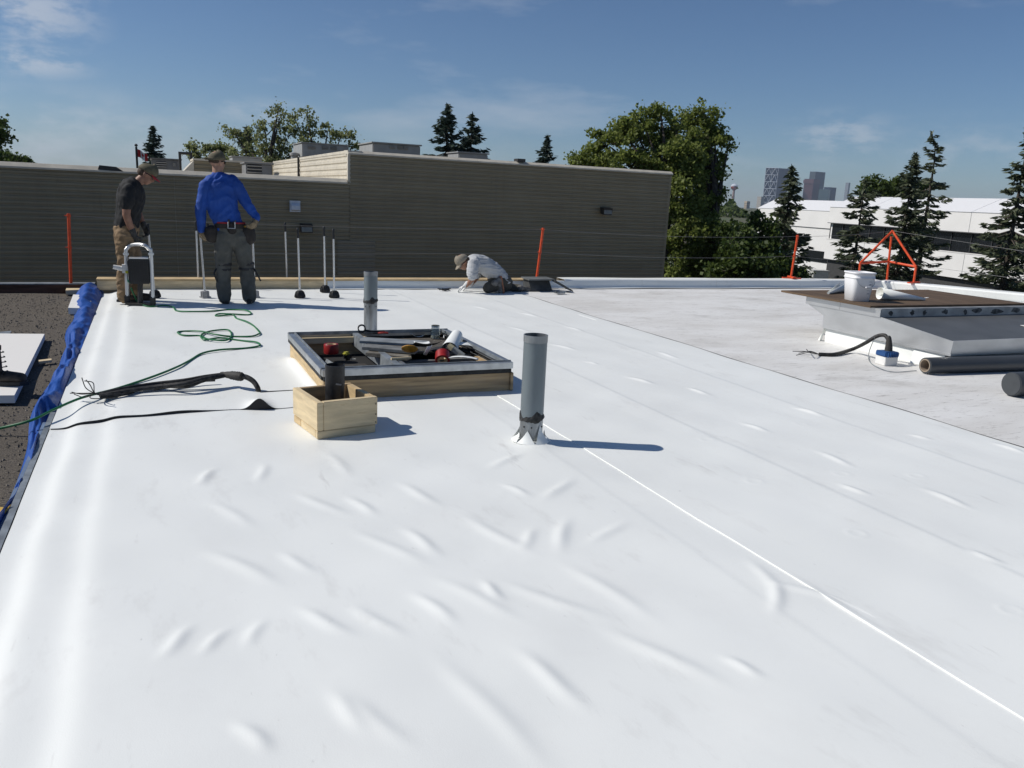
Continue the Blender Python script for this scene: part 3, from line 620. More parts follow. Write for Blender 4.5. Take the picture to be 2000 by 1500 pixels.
leafy('aspen_tree', b4, 8, 'low rounded yellowish tree behind the capped heads', 35, LEAF3, lob([(385, 300, .6, .5, 0), (415, 292, .8, .5, 0), (440, 305, .7, .5, 0)], 44., b4), 2500, .065, cl=.28)
b5 = atD(-10, 400, 40.)
leafy('aspen_tree', b5, 10, 'dark leafy tree at the left edge of the picture', 36, LEAF2, lob([(-8, 248, .45, .5, 0), (0, 272, .4, .45, 0), (-45, 260, 1., 1., 0), (-12, 300, .4, .3, 0)], 40., b5), 4000, .085)
for i, (px, py) in enumerate([(20, 313), (45, 316)]):
    b = atD(px, 400, 60.); leafy('aspen_tree', b, 6, ['low dark tree top just over the left coping', 'farther low dark tree top over the left coping'][i], 50+i, LEAF2, lob([(px-10, py+2, .5, .4, 0), (px+8, py+3, .5, .35, 0)], 60., b), 1500, .09)
b6 = atD(1755, 420, 75.)
for i, (px, w_) in enumerate([(1715, 0), (1770, 1), (1600, 2)][:2]):
    b = atD(px, 500, 78.); leafy('aspen_tree', b, 9, ['leafy tree top showing behind the broken spruce', 'leafy tree top over the white roof between two spruces'][i], 60+i, LEAF2, lob([(px-15, 362, .9, .8, 0), (px+10, 368, 1., .8, 0), (px+30, 372, .8, .7, 0), (px, 385, 1.2, 1., 0)], 78., b), 5000, .13)
# far tree line: one mass across the field
r = np.random.default_rng(5); n = 26000
an = r.uniform(-.25, 1.3, n); dist = r.uniform(470, 560, n); hh = 5+2.5*np.sin(an*70)+2*np.sin(an*171+1)+1.2*np.sin(an*391)
P_ = np.stack([dist*np.sin(an), dist*np.cos(an), GZ+np.abs(hh)*r.uniform(0, 1, n)**.6], -1); d = r.normal(0, 1, (n, 3)); d /= np.linalg.norm(d, axis=1)[:, None]; bb = np.cross(d, r.normal(0, 1, (n, 3))); bb /= np.linalg.norm(bb, axis=1)[:, None]
V, F = quads(P_, d*1.1, bb*1.0); props(mesh_obj('far_tree_line', V, F, LEAF2, origin=(300, 300, GZ)), 'dark far tree line across the green field', kind='stuff')

# ------------------------------------------------------------------ white building on the right
WB = mat('white_panel', (.72, .71, .69), .6, var=.03, scale=.6); WROOF = mat('white_metal_roof', (.72, .72, .72), .45, var=.02)
GLASS = mat('dark_glass', (.012, .014, .017), .2, var=.2, spec=.3); CONC = mat('concrete', (.36, .34, .30), .8, var=.12)
wb = empty('white_building', tuple(atD(1700, 470, 66.)*np.array([1, 1, 0])+np.array([0, 0, GZ])), 'two storey white panelled building with a sloping metal eave', 'building')
def on(px, dep): q = atD(px, 430, dep); return np.array([q[0], q[1]])
A0 = on(1618, 74.); A1 = on(2000, 52.); u = (A1-A0)/np.linalg.norm(A1-A0); A2 = A0+u*36
nb = np.array([u[1], -u[0]]);  nb = nb if np.dot(nb, A0) > 0 else -nb          # pointing away from us
def zpx(px, py, p2): # height of pixel over plan point
    d = ray(px, py); k = np.hypot(*p2)/np.hypot(d[0], d[1]); return EYE+d[2]*k
ZT = zpx(1640, 382, on(1640, 72.5)); ZE = zpx(1640, 405, on(1640, 72.5)); ZW1 = zpx(1640, 437, on(1640, 72.5)); ZW0 = zpx(1640, 468, on(1640, 72.5)); ZS = zpx(1640, 508, on(1640, 72.5))
def slab(p, q, z0, z1, o0, o1, name, m_, par_=None, wb_=None):   # box along the facade between offsets o0..o1 behind the face
    mm = MB(); mm.prism([(*(p+nb*o0), z0), (*(q+nb*o0), z0), (*(q+nb*o1), z0), (*(p+nb*o1), z0)], (0, 0, z1-z0)); return mm.build(name, m_, par_ or wb)
Ls = np.linalg.norm(A2-A0); npan = 6
for i in range(npan):
    a = A0+u*(Ls*i/npan+.02); b = A0+u*(Ls*(i+1)/npan-.02)
    slab(a, b, ZW1+.06, ZE, 0, .3, 'upper_panel', WB); slab(a, b, ZS, ZW0-.04, 0, .3, 'lower_panel', WB)
    mm = MB(); hgt = ZT-ZE; mm.prism([(*(a-nb*.05), ZE+.003), (*(a+nb*2.2), ZT), (*(a+nb*9), ZT+.05), (*(a+nb*9), ZE+.003)], Vector((*(b-a), 0))); mm.build('roof_panel', WROOF, wb)
    for k in range(3):
        a_ = a+(b-a)*(k/3.)+u*.04; b_ = a+(b-a)*((k+1)/3.)-u*.04
        w_ = slab(a_, b_, ZW0+.05, ZW1-.05, .32, .36, 'window', GLASS)
        slab(a_-u*.04, a_+u*.02, ZW0, ZW1, .25, .33, 'mullion', mat('mullion', (.05, .05, .05), .5), w_)
slab(A0, A2, ZW1, ZW1+.06, -.06, .34, 'drip_edge', mat('dark_edge_metal', (.12, .12, .12), .5)); slab(A0, A2, ZW0-.04, ZW0+.01, -.03, .34, 'sill', WB)  # dark grey metal strip below the upper panels
slab(A0+nb*.4, A2+nb*.4, GZ, ZE, 0, 9, 'core', mat('inner_dark', (.05, .05, .05), .8))
slab(A0-u*.001, A0+u*.3, ZS, ZE, .3, 9, 'end_panel', WB)
# recessed ground floor wall and columns
for i, t in enumerate((.6, 8.0, 15.5, 23)):
    p = A0+u*t+nb*1.0; mm = MB(); mm.lathe((p[0], p[1], GZ), [(.55, 0), (.55, ZS-GZ)], 16); mm.build('column', CONC, wb, True)
slab(A0+nb*2.6+u*2, A2+nb*2.6, GZ, ZS, 0, .2, 'ground_floor_wall', WB)
slab(A0+u*3+nb*2.55, A0+u*5+nb*2.55, GZ, GZ+2.1, -.05, 0, 'door', GLASS)
# left, farther and lower section
B0 = on(1478, 88.); B1 = A0-u*.02+nb*1.6; ub = (B1-B0)/np.linalg.norm(B1-B0); 
ZT2 = zpx(1500, 388, on(1500, 86.)); ZE2 = zpx(1500, 407, on(1500, 86.)); nb_s = nb.copy(); nb = np.array([ub[1], -ub[0]]); nb = nb if np.dot(nb, B0) > 0 else -nb
Zm = ZE2-(ZE-ZW1)*1.15
slab(B0, B1, Zm+.05, ZE2, 0, .3, 'upper_panel', WB); slab(B0, B1, Zm, Zm+.05, -.05, .3, 'drip_edge', MATS['dark_edge_metal'])
for i in range(2):
    a = B0+(B1-B0)*i/2; b = B0+(B1-B0)*(i+1)/2-ub*.03; slab(a, b, ZW0-2.2, Zm, .02, .3, 'middle_panel', WB)
mm = MB(); mm.prism([(*(B0-nb*.05), ZE2+.003), (*(B0+nb*2.0), ZT2), (*(B0+nb*8), ZT2+.05), (*(B0+nb*8), ZE2+.003)], Vector((*(B1-B0), 0))); mm.build('roof_panel', WROOF, wb)
slab(B0, B1, GZ, ZW0-2.2, .02, .3, 'ground_floor_wall', WB); slab(B0+nb*.31, B1+nb*.31, GZ, ZE2, 0, 7, 'core', MATS['inner_dark'])
p = on(1575, 78.5); 
w0 = B0+(B1-B0)*.62; w1 = B0+(B1-B0)*.93; zz = zpx(1575, 487, w0), zpx(1575, 508, w0)
slab(w0, w1, zz[1], zz[0], -.04, .1, 'window', GLASS)
slab(B0+(B1-B0)*.30, B0+(B1-B0)*.5, GZ, GZ+2.3, -.05, .1, 'door', mat('teal_glass', (.12, .22, .22), .2))
nb = nb_s
# street-level box beside the building
q = atD(1599, 541, 66.); e = empty('utility_box', (q[0], q[1], GZ), 'grey utility cabinet standing before the white building', 'cabinet')
mm = MB(); mm.box((q[0], q[1], GZ+.62), (1.25, .9, 1.2), rz=-.4, bev=.03); mm.build('cabinet', mat('cabinet_paint', (.5, .5, .46), .5), e)
mm = MB(); mm.box((q[0], q[1], GZ+1.25), (1.35, 1., .06), rz=-.4); mm.build('lid', MATS['cabinet_paint'], e)
# ------------------------------------------------------------------ skyline far away
DC = 4500.
def tower(px0, pxm, px1, pt, m1, m2, label, dep=DC, name='skyscraper', top=0, split=True):
    a = atD(px0, 395, dep); c_ = atD(pxm, 395, dep-18); b = atD(px1, 395, dep+14); zt = float(atD((px0+px1)/2, pt, dep)[2])
    e = empty(name, (c_[0], c_[1], GZ), label, 'skyscraper', 'skyscrapers of the far skyline')
    back = (a+b-c_)
    P4 = [a, c_, b, back]
    mm = MB(); mm.prism([(p[0], p[1], GZ) for p in P4], (0, 0, zt-GZ)); mm.build('glass_body', m1, e)
    fl = MB(); n = int((zt-GZ)/8)
    for s_, (p, q) in enumerate(((a, c_), (c_, b))):
        d = np.array([q[1]-p[1], p[0]-q[0], 0]); d = d/np.linalg.norm(d); d = d if np.dot(d[:2], p[:2]) < 0 else -d
        fl = MB()
        for i in range(n):
            z = GZ+8*i+5; pp, qq = p+d*.6, q+d*.6
            fl.poly([(pp[0], pp[1], z), (qq[0], qq[1], z), (qq[0], qq[1], z+2.2), (pp[0], pp[1], z+2.2)], [(0, 1, 2, 3)])
        fl.build('floor_bands', m2, e)
    return e, a, c_, b, zt
BOW = mat('blue_glass', (.035, .055, .095), .35, var=.1, scale=.02); BOW2 = mat('blue_glass_band', (.05, .075, .12), .4)
FRM = mat('pale_steel', (.62, .66, .72), .5)
e, a, c_, b, zt = tower(1489, 1513, 1535, 329, BOW, BOW2, 'tall blue glass skyscraper with a white diagonal lattice on its left face')
d = np.array([c_[1]-a[1], a[0]-c_[0], 0]); d /= np.linalg.norm(d); d = d if np.dot(d[:2], a[:2]) < 0 else -d
def fpt(s_, z): p = a+(c_-a)*s_+d*3; return (p[0], p[1], z)
nh = 6; hz = (zt-GZ)/nh
for i in range(nh):
    z0 = GZ+i*hz; z1 = z0+hz
    mm = MB(); mm.tube([fpt(0, z1), fpt(1, z1)], 1.3, 4); mm.build('lattice_beam', FRM, e)
    for k in range(2):
        mm = MB(); mm.tube([fpt(k/2, z0), fpt(k/2+.25, z1)], .95, 4); mm.tube([fpt(k/2+.25, z1), fpt(k/2+.5, z0)], .95, 4); mm.build('lattice_brace', FRM, e)
for s_ in (0, .5, 1):
    mm = MB(); mm.tube([fpt(s_, GZ), fpt(s_, zt)], 1., 4); mm.build('lattice_post', FRM, e)
PINK = mat('brick_pink_glass', (.15, .075, .085), .5, var=.06, scale=.02); PINK2 = mat('brick_pink_band', (.19, .105, .115), .5)
e, a, c_, b, zt = tower(1566, 1584, 1596, 350, PINK, PINK2, 'reddish skyscraper with a wider top beside the grey tower')
mm = MB(); cc = (a+b)/2; mm.prism([(p[0]+(p[0]-cc[0])*.12, p[1]+(p[1]-cc[1])*.12, zt-24) for p in (a, c_, b, a+b-c_)], (0, 0, 18)); mm.build('top_band', PINK2, e)
e, a, c_, b, zt = tower(1561, 1583, 1593, 400, PINK, PINK2, 'low reddish block at the foot of the reddish skyscraper', dep=DC-60)
GG = mat('grey_green_glass', (.075, .10, .115), .4, var=.06, scale=.02); GG2 = mat('grey_green_band', (.11, .14, .15), .4)
tower(1575, 1586, 1605, 336, GG, GG2, 'grey green skyscraper behind the reddish one', dep=DC+260)
TEAL = mat('teal_tower_glass', (.10, .155, .175), .35, var=.06, scale=.02); TEAL2 = mat('teal_tower_band', (.14, .20, .215), .4)
tower(1597, 1616, 1619, 370, TEAL, TEAL2, 'low teal glass block right of the reddish skyscraper', dep=DC-120)
tower(1606, 1617, 1630, 366, BOW, BOW2, 'dark blue block with a stepped top next to the teal block', dep=DC-40)
tower(1647, 1653, 1656, 357, mat('pale_tower', (.2, .23, .27), .5), mat('pale_tower_band', (.25, .28, .32), .5), 'slender pale tower at the right end of the skyline', dep=DC+600)
tower(1478, 1486, 1492, 384, CONC, mat('concrete_band', (.42, .41, .38), .7), 'pale low block left of the lattice skyscraper', dep=DC-700)
tower(1454, 1459, 1465, 393, mat('sandstone', (.40, .32, .22), .7), mat('sand_band', (.14, .13, .12), .7), 'small sand coloured block at the left end of the skyline', dep=DC-900)
q = atD(1434, 366, DC-300); e = empty('observation_tower', (q[0], q[1], GZ), 'slim observation tower with a red and white round head', 'tower')
hz_ = float(q[2])
mm = MB(); mm.tube([(q[0], q[1], GZ), (q[0], q[1], hz_-10)], [8, 5.5], 12); mm.build('shaft', mat('tower_shaft', (.30, .20, .17), .7), e)
mm = MB(); mm.lathe((q[0], q[1], hz_-16), [(5, 0), (16, 10), (17, 18), (13, 24)], 20); mm.build('round_head', mat('tower_red', (.33, .07, .06), .6), e, True)
mm = MB(); mm.lathe((q[0], q[1], hz_+8), [(17.4, -3), (17.4, 1), (9, 8), (3, 10)], 20); mm.build('roof', FRM, e, True)
mm = MB(); mm.tube([(q[0], q[1], hz_+16), (q[0], q[1], hz_+34)], [1.5, .6], 6); mm.build('mast', FRM, e)
# ------------------------------------------------------------------ small things on the roof
# --- vent pipes
def vent_pipe(bx, by, h, label, top_h, flaps=False, r=.070, lean=(0, 0)):
    e = empty('vent_pipe', (bx, by, .0), label, 'vent pipe', 'grey metal vent pipes')
    t = lambda z: (bx+lean[0]*z, by+lean[1]*z, z)
    pm = mat('vent_paint', (.20, .235, .25), .45, .25, var=.12, scale=7, stretch=(1, 1, .25)); bm_ = mat('vent_bare', (.36, .38, .39), .38, .6, var=.3, scale=9, stretch=(1, 1, .3))
    zc = top_h
    m = MB(); m.lathe(t(0), [(r*.985, -.01), (r*.985, zc+.02)], 28); m.build('lower_sleeve', bm_, e, True)
    n = 28; pr = []
    m = MB(); m.lathe(t(0), [(r, zc), (r, h-.035), (r*.93, h-.035), (r*.93, zc)], 28, closed=True); m.build('upper_sleeve', pm, e, True)
    m = MB(); m.lathe(t(0), [(r*1.03, h-.042), (r*1.035, h), (r*.94, h), (r*.94, h-.30), (.001, h-.30)], 28); m.build('rim', bm_, e, True)
    m = MB(); vs = []; nn = 40                       # ragged tar ring over the joint
    rr = random.Random(int(bx*100))
    ring = []
    for k, (dz, q) in enumerate(((-.012, 1.03), (0, 1.09), (.016, 1.06), (.03, 1.01))):
        for j in range(nn):
            w_ = 1+.02*rr.uniform(-1, 1)
            ring.append((bx+r*q*w_*math.cos(6.2832*j/nn), by+r*q*w_*math.sin(6.2832*j/nn), zc+dz*(1+.5*math.sin(j*.47)+.25*math.sin(j*1.1))+.010*math.sin(j*.157+1)+.003*rr.uniform(-1, 1)))
    m.poly(ring, [(a*nn+j, a*nn+(j+1) % nn, (a+1)*nn+(j+1) % nn, (a+1)*nn+j) for a in range(3) for j in range(nn)]); m.build('tar_ring', mat('tar', (.03, .03, .028), .55, var=.4, scale=60), e)
    m = MB()
    for a in (3.6, 4.3, 5.4): m.box((bx+r*.99*math.cos(a), by+r*.99*math.sin(a), zc-.05), (.008, .008, .008), rz=a)
    m.build('screws', BLACK, e)
    if flaps:
        for k in range(6):                           # star cut membrane standing up round the foot
            a0 = .35+k*math.pi/3; a1 = a0+math.pi/3; hh = [.075, .11, .06, .085, .115, .07][k]; v = []; f = []
            for i in range(7):
                s = i/6; rad = r*1.06+.045*(1-s)**2.2+.010*s*(k % 2); z = .012+hh*s; 
                half = (math.pi/6)*(1-s)**.9*.98
                for j in range(5): an = (a0+a1)/2-half+2*half*j/4; v.append((bx+rad*math.cos(an), by+rad*math.sin(an), z+.01*(1-s)))
            f = [(i*5+j, i*5+j+1, (i+1)*5+j+1, (i+1)*5+j) for i in range(6) for j in range(4)]
            mesh_obj('membrane_flap', v, f, WHITE, e, True)
    return e
b = at(1040, 868); vent_pipe(b[0], b[1]+.03, .665, 'near grey metal vent pipe with ragged joint, membrane flaps at its foot', .165, True, lean=(0, 0))
b = at(725, 650); vent_pipe(b[0], b[1]+.03, .635, 'far grey metal vent pipe behind the open wooden curb', .33, False)
# --- wooden curb with metal frame and clutter inside
CX0, CX1, CY0, CY1 = 1.05, 2.455, 5.59, 7.13; CZ = .225
cb = empty('skylight_curb', ((CX0+CX1)/2, (CY0+CY1)/2, 0), 'square wooden curb with a galvanised frame holding tools and scraps', 'curb')
zb = .142; zk = .176
m = MB(); m.box(((CX0+CX1)/2+.0, CY0+.019, zb/2+.002), (CX1-CX0, .038, zb), bev=.003); m.build('front_board', PLYW, cb)
m = MB(); m.box((CX1+.012, CY0+.035, zb/2+.004), (.022, .11, zb), bev=.003); m.build('corner_block', PLYW, cb)
m = MB(); m.box((CX0+.019, (CY0+CY1)/2+.02, zb/2+.002), (.038, CY1-CY0-.04, zb-.002), bev=.003); m.build('side_board', PINE, cb)
m = MB(); m.box((CX1-.019, (CY0+CY1)/2+.02, zb/2+.002), (.038, CY1-CY0-.04, zb-.002), bev=.003); m.build('side_board', PLYW, cb)
m = MB(); m.box(((CX0+CX1)/2, CY1-.019, zb/2+.002), (CX1-CX0-.08, .038, zb-.003), bev=.003); m.build('back_board', PINE, cb)
BITU = mat('bitumen_strip', (.032, .034, .033), .7, var=.4, scale=14, bump=.4, bscale=60)
cx, cy = (CX0+CX1)/2, (CY0+CY1)/2; W, D = CX1-CX0, CY1-CY0
for nm, c, s in (('bitumen_strip', (cx, CY0-.004, (zb+zk)/2+.002), (W+.012, .024, zk-zb)), ('bitumen_strip', (CX0-.004, cy+.01, (zb+zk)/2+.002), (.024, D-.02, zk-zb-.001)), ('bitumen_strip', (CX1+.004, cy+.01, (zb+zk)/2+.002), (.024, D-.02, zk-zb-.001)), ('bitumen_strip', (cx, CY1+.004, (zb+zk)/2+.002), (W-.03, .024, zk-zb-.002))):
    m = MB(); m.box(c, s, bev=.004); m.build(nm, BITU, cb)
# L-shaped frame rails, mitred look: outer lip, top face, inner upstand
def rail(c, s, inner, name='frame_rail'):
    m = MB(); m.box((c[0], c[1], (zk+CZ)/2+.003), (s[0], s[1], CZ-zk), bev=.003); o = m.build(name, GALV, cb)
    m = MB(); m.box((c[0]+inner[0], c[1]+inner[1], CZ-.004), (s[0] if s[0] > .3 else .016, s[1] if s[1] > .3 else .016, .030), bev=.002); m.build('inner_lip', GALVD, o)
rail((cx, CY0-.002, 0), (W+.03, .045, 0), (0, .03)); rail((cx, CY1+.002, 0), (W+.03, .045, 0), (0, -.03))
rail((CX0+.004, cy, 0), (.05, D-.05, 0), (.034, 0)); rail((CX1-.004, cy, 0), (.05, D-.05, 0), (-.034, 0))
DECK = mat('inner_deck', (.13, .115, .095), .8, var=.35, scale=4, bump=.3)
DARKIN = mat('painted_inner_shade', (.02, .02, .02), .9)  # near-black colour paints in the shade of the open hole
m = MB(); m.box((cx, cy, .02), (W-.09, D-.09, .02)); m.build('shade_sheet', DARKIN, cb)
m = MB(); m.box((CX0+.27, CY0+.42, .095), (.42, .62, .012), rz=.05); m.build('ply_sheet', DECK, cb)
m = MB(); m.box((cx+.35, CY1-.40, .155), (.62, .66, .012), rz=-.03); m.build('ply_sheet', DECK, cb)
m = MB(); m.box((CX1-.36, CY0+.36, .115), (.55, .50, .012)); m.build('ply_sheet', DECK, cb)
m = MB(); m.box((CX0+.36, CY1-.075, .165), (.58, .03, .05)); m.build('inner_strip', PINE2, cb)
m = MB(); m.box((CX0+.56, cy+.03, .165), (.055, D-.12, .11), bev=.004); m.build('cross_beam', GALVD, cb)
m = MB(); m.box((CX0+.62, CY0+.16, .14), (.03, .26, .14), bev=.003); m.build('cross_beam', GALV, cb)
m = MB(); m.box((cx+.1, CY0+.5, .13), (.5, .05, .06)); m.build('cross_beam', GREY, cb)
m = MB()
for k in range(3): m.box((CX1-.22, CY0+.36+.16*k, .150), (.30, .045, .02))
m.build('ribbed_tray', GREY, cb)
m = MB(); m.box((CX0+.14, CY0+.34, .14), (.012, .5, .09), rz=.1, rot=Matrix.Rotation(.1, 3, 'Z') @ Matrix.Rotation(.5, 3, 'Y')); m.build('flashing_strip', GALVD, cb)
# clutter, each its own thing
def thing1(m, name, mt, label, cat, smooth=False, group=None): return props(m.build(name, mt, None, smooth), label, cat, group)
REDT = mat('red_tape', (.34, .018, .018), .4, var=.2, scale=20)
c = at(647, 690, .101); e = empty('tape_roll', (c[0], c[1], .101), 'round red tape roll in the left bay of the curb', 'tape')
m = MB(); m.lathe((c[0], c[1], .101), [(.060, 0), (.062, .01), (.062, .075), (.058, .08), (.042, .08), (.042, 0)], 24, closed=True); m.build('tape', REDT, e, True)
m = MB(); m.lathe((c[0], c[1], .101), [(.0415, .001), (.0415, .078), (.036, .078), (.036, .001)], 24, closed=True); m.build('core', PINE2, e, True)
c = at(864, 706, .15); e = empty('tape_roll', (c[0], c[1], .121), 'red tape roll tipped over beside the pale brush', 'tape')
R_ = (.25, .8, .5)
m = MB(); m.lathe((c[0], c[1], .185), [(.058, -.04), (.058, .04), (.04, .04), (.04, -.04)], 24, axis=R_, closed=True); m.build('tape', REDT, e, True)
m = MB(); m.lathe((c[0], c[1], .185), [(.0395, -.04), (.0395, .04), (.034, .04), (.034, -.04)], 24, axis=R_, closed=True); m.build('core', PINE2, e, True)
c = at(679, 702, .11); e = empty('tape_measure', (c[0], c[1], .101), 'yellow and black tape measure near the black pipe', 'tape measure')
m = MB(); m.box((c[0], c[1], .135), (.075, .045, .066), rz=.4, bev=.018); m.build('case', BLACK, e, True)
m = MB(); m.box((c[0]-.012, c[1]-.005, .160), (.055, .052, .028), rz=.4, bev=.012); m.build('grip', mat('lime_yellow', (.42, .40, .05), .5), e, True)
m = MB(); m.box((c[0]+.05, c[1]+.012, .108), (.04, .018, .003), rz=.4); m.build('blade', mat('blade_white', (.75, .74, .65), .4), e)
# stack of grey boards
def plank(p0, p1, w, th, z0, z1, mt, label, name='board'):
    a, b = at(*p0, z0), at(*p1, z1); d = Vector(b-a); Ln = d.length; cc = (Vector(a)+Vector(b))/2
    R = d.to_track_quat('X', 'Z').to_matrix(); m = MB(); m.box(cc, (Ln, w, th), rot=R, bev=.003); return thing1(m, name, mt, label, 'board', group='grey boards in the curb')
plank((706, 664), (835, 672), .19, .022, .25, .24, mat('bluish_board', (.26, .28, .29), .6, var=.2, scale=8), 'bluish grey board, backmost of the pile in the curb')
plank((712, 677), (815, 686), .15, .024, .238, .228, GREY, 'weathered grey board lying in front of the bluish one')
plank((718, 690), (800, 699), .10, .03, .205, .195, mat('brown_grey_board', (.22, .20, .165), .8, var=.3, scale=10, bump=.3), 'brownish grey board at the bottom front of the pile')
c = at(800, 686, .25); e = empty('scrub_brush', (c[0], c[1], .235), 'oval amber brush lying on the grey boards', 'brush')
Rb = Matrix.Rotation(-.35, 3, 'Z') @ Matrix.Rotation(-.9, 3, 'X')
def ellip(m, cc, rad, rot, nu=18, nv=9, flat=0):
    v = []; 
    for i in range(nv+1):
        th = math.pi*i/nv
        for j in range(nu): ph = 2*math.pi*j/nu; v.append(Vector([float(x) for x in cc])+rot @ Vector((rad[0]*math.sin(th)*math.cos(ph), rad[1]*math.sin(th)*math.sin(ph), rad[2]*math.cos(th))))
    m.poly(v, [(i*nu+j, i*nu+(j+1) % nu, (i+1)*nu+(j+1) % nu, (i+1)*nu+j) for i in range(nv) for j in range(nu)]); return m
m = ellip(MB(), (c[0], c[1], .27), (.065, .042, .016), Rb); m.build('back', mat('amber', (.55, .27, .03), .5, var=.25, scale=30), e, True)
m = ellip(MB(), (c[0]+.006, c[1]+.02, .26), (.058, .036, .018), Rb); m.build('bristles', BLACK, e, True)
# white scraps
def scrap(px, py, z, a, b, curl, rz, label, tilt=0., n=14, mt=None, name='membrane_scrap'):
    c = at(px, py, z); v = []
    R = Matrix.Rotation(rz, 3, 'Z') @ Matrix.Rotation(tilt, 3, 'X')
    for i in range(n+1):
        t = i/n-.5
        if abs(curl) > .01: an = t*curl; R0 = a/curl; x = R0*math.sin(an); zz = R0*(1-math.cos(an))
        else: x = a*t; zz = 0
        for j in range(3): q = R @ Vector((x, b*(j/2-.5)*(1-.25*abs(t)), zz)); v.append((c[0]+q.x, c[1]+q.y, z+q.z))
    f = [(i*3+j, i*3+j+1, (i+1)*3+j+1, (i+1)*3+j) for i in range(n) for j in range(2)]
    vv = np.array(v); vv[:, 2] += max(0, z-vv[:, 2].min())
    o = mesh_obj(name, vv, f, mt or WHITE, None, True); md = o.modifiers.new('thick', 'SOLIDIFY'); md.thickness = .0015
    return props(o, label, 'scrap', 'membrane scraps')
scrap(812, 656, .165, .17, .14, 1.6, .3, 'curled white scrap beside the glass jar')
scrap(824, 671, .252, .13, .10, .8, -.2, 'flat white scrap on the bluish board')
scrap(838, 694, .185, .10, .09, 1.2, .9, 'upright white scrap between the amber brush and the tape', tilt=-1.1)
scrap(905, 700, .19, .24, .06, -.5, -.5, 'long narrow white scrap by the front right rail')
scrap(835, 679, .235, .24, .10, .7, .1, 'black rubber scrap right of the amber brush', tilt=-.4, mt=BLACKRUB)
scrap(905, 676, .21, .2, .14, -.9, -.3, 'white scrap sliding off the rolled piece')
scrap(880, 685, .17, .34, .16, -.6, -.4, 'large black scrap under the rolled white piece', mt=BLACKRUB)
m = MB(); a = at(879, 684, .20); b = at(893, 655, .27); d = Vector(b-a)
rol = []
for i in range(34):
    an = i*.33; rr_ = .030+.0011*i; rol.append((rr_*math.cos(an), rr_*math.sin(an)))
u_, w_, d_v = frame_from(d); v = []
for (x, y) in rol:
    for s in (0, 1): v.append(Vector(a)+d*s+u_*x*(1.25-.35*s)+w_*y*(1.25-.35*s))
props(mesh_obj('rolled_scrap', [tuple(q) for q in v], [(2*i, 2*i+2, 2*i+3, 2*i+1) for i in range(33)], WHITE, None, True), 'white scrap rolled into a cone standing in the curb', 'scrap', 'membrane scraps')
# glass jar
JG = mat('jar_glass', (.92, .95, .93), .05, var=.0, trans=1., ior=1.45)
c = at(850, 660, .168); e = empty('glass_jar', (c[0], c[1], .162), 'clear glass jar with a threaded neck and some liquid', 'jar')
m = MB(); m.lathe((c[0], c[1], .162), [(.001, 0), (.038, 0), (.043, .006), (.043, .085), (.036, .1), (.036, .104), (.0385, .107), (.036, .110), (.0385, .114), (.036, .117), (.038, .122), (.0335, .122), (.0335, .1), (.0395, .084), (.0395, .008), (.001, .008)], 24); m.build('jar_wall', JG, e, True)
m = MB(); m.lathe((c[0], c[1], .162), [(.001, .0085), (.039, .0085), (.039, .030), (.001, .030)], 24); m.build('liquid', mat('cloudy_liquid', (.45, .45, .38), .2), e, True)
# snips with a black strap, brush block, stick
c = at(707, 650, .225); m = MB(); m.lathe((c[0], c[1]+.01, .262), [(.036, -.012), (.036, .012), (.026, .012), (.026, -.012)], 20, axis=(.2, 1, .1), closed=True); m.tube(bez([(c[0]+.03, c[1], .245), (c[0]+.10, c[1]-.02, .238), (c[0]+.2, c[1], .232)], 5), .010, 6); thing1(m, 'strap_roll', BLACKRUB, 'black rolled strap at the back rail of the curb', 'strap', True)
c = at(738, 653, .23); e = empty('snips', (c[0], c[1], .225), 'red handled snips lying at the back rail', 'snips')
m = MB(); m.tube(bez([(c[0]-.09, c[1]+.01, .236), (c[0]-.04, c[1], .24), (c[0], c[1], .24)], 4), [.004]*4+[.007]*5, 6); m.build('blades', DARKM, e)
for s in (-1, 1):
    m = MB(); m.tube(bez([(c[0], c[1], .24), (c[0]+.04, c[1]+.018*s, .244), (c[0]+.09, c[1]+.008*s, .24)], 5), .007, 6); m.build('handle', mat('red_grip', (.45, .05, .03), .5), e, True)
c = at(886, 697, .16); e = empty('block_brush', (c[0], c[1], .13), 'pale bristled brush block leaning in the front right of the curb', 'brush')
R = Matrix.Rotation(-.55, 3, 'Z') @ Matrix.Rotation(.55, 3, 'Y')
m = MB(); m.box((c[0]+.03, c[1], .20), (.13, .075, .035), rot=R, bev=.005); m.build('block', mat('grey_block', (.42, .42, .37), .7), e)
m = MB()
for i in range(5):
    for j in range(4): q = R @ Vector((-.055, -.03+.02*j, -.012+.0065*i)); m.box((c[0]+.03+q.x-.012, c[1]+q.y, .20+q.z+.008), (.045, .016, .006), rot=R)
m.build('bristles', mat('cream_bristle', (.72, .62, .36), .8), e)
a = at(768, 711, .2); b = at(808, 709, .2); m = MB(); m.tube([(a[0], a[1]+.06, .226), (b[0], b[1]+.07, .226)], .011, 6); thing1(m, 'wood_stick', PINE2, 'pale wooden stick lying inside the front rail', 'stick')

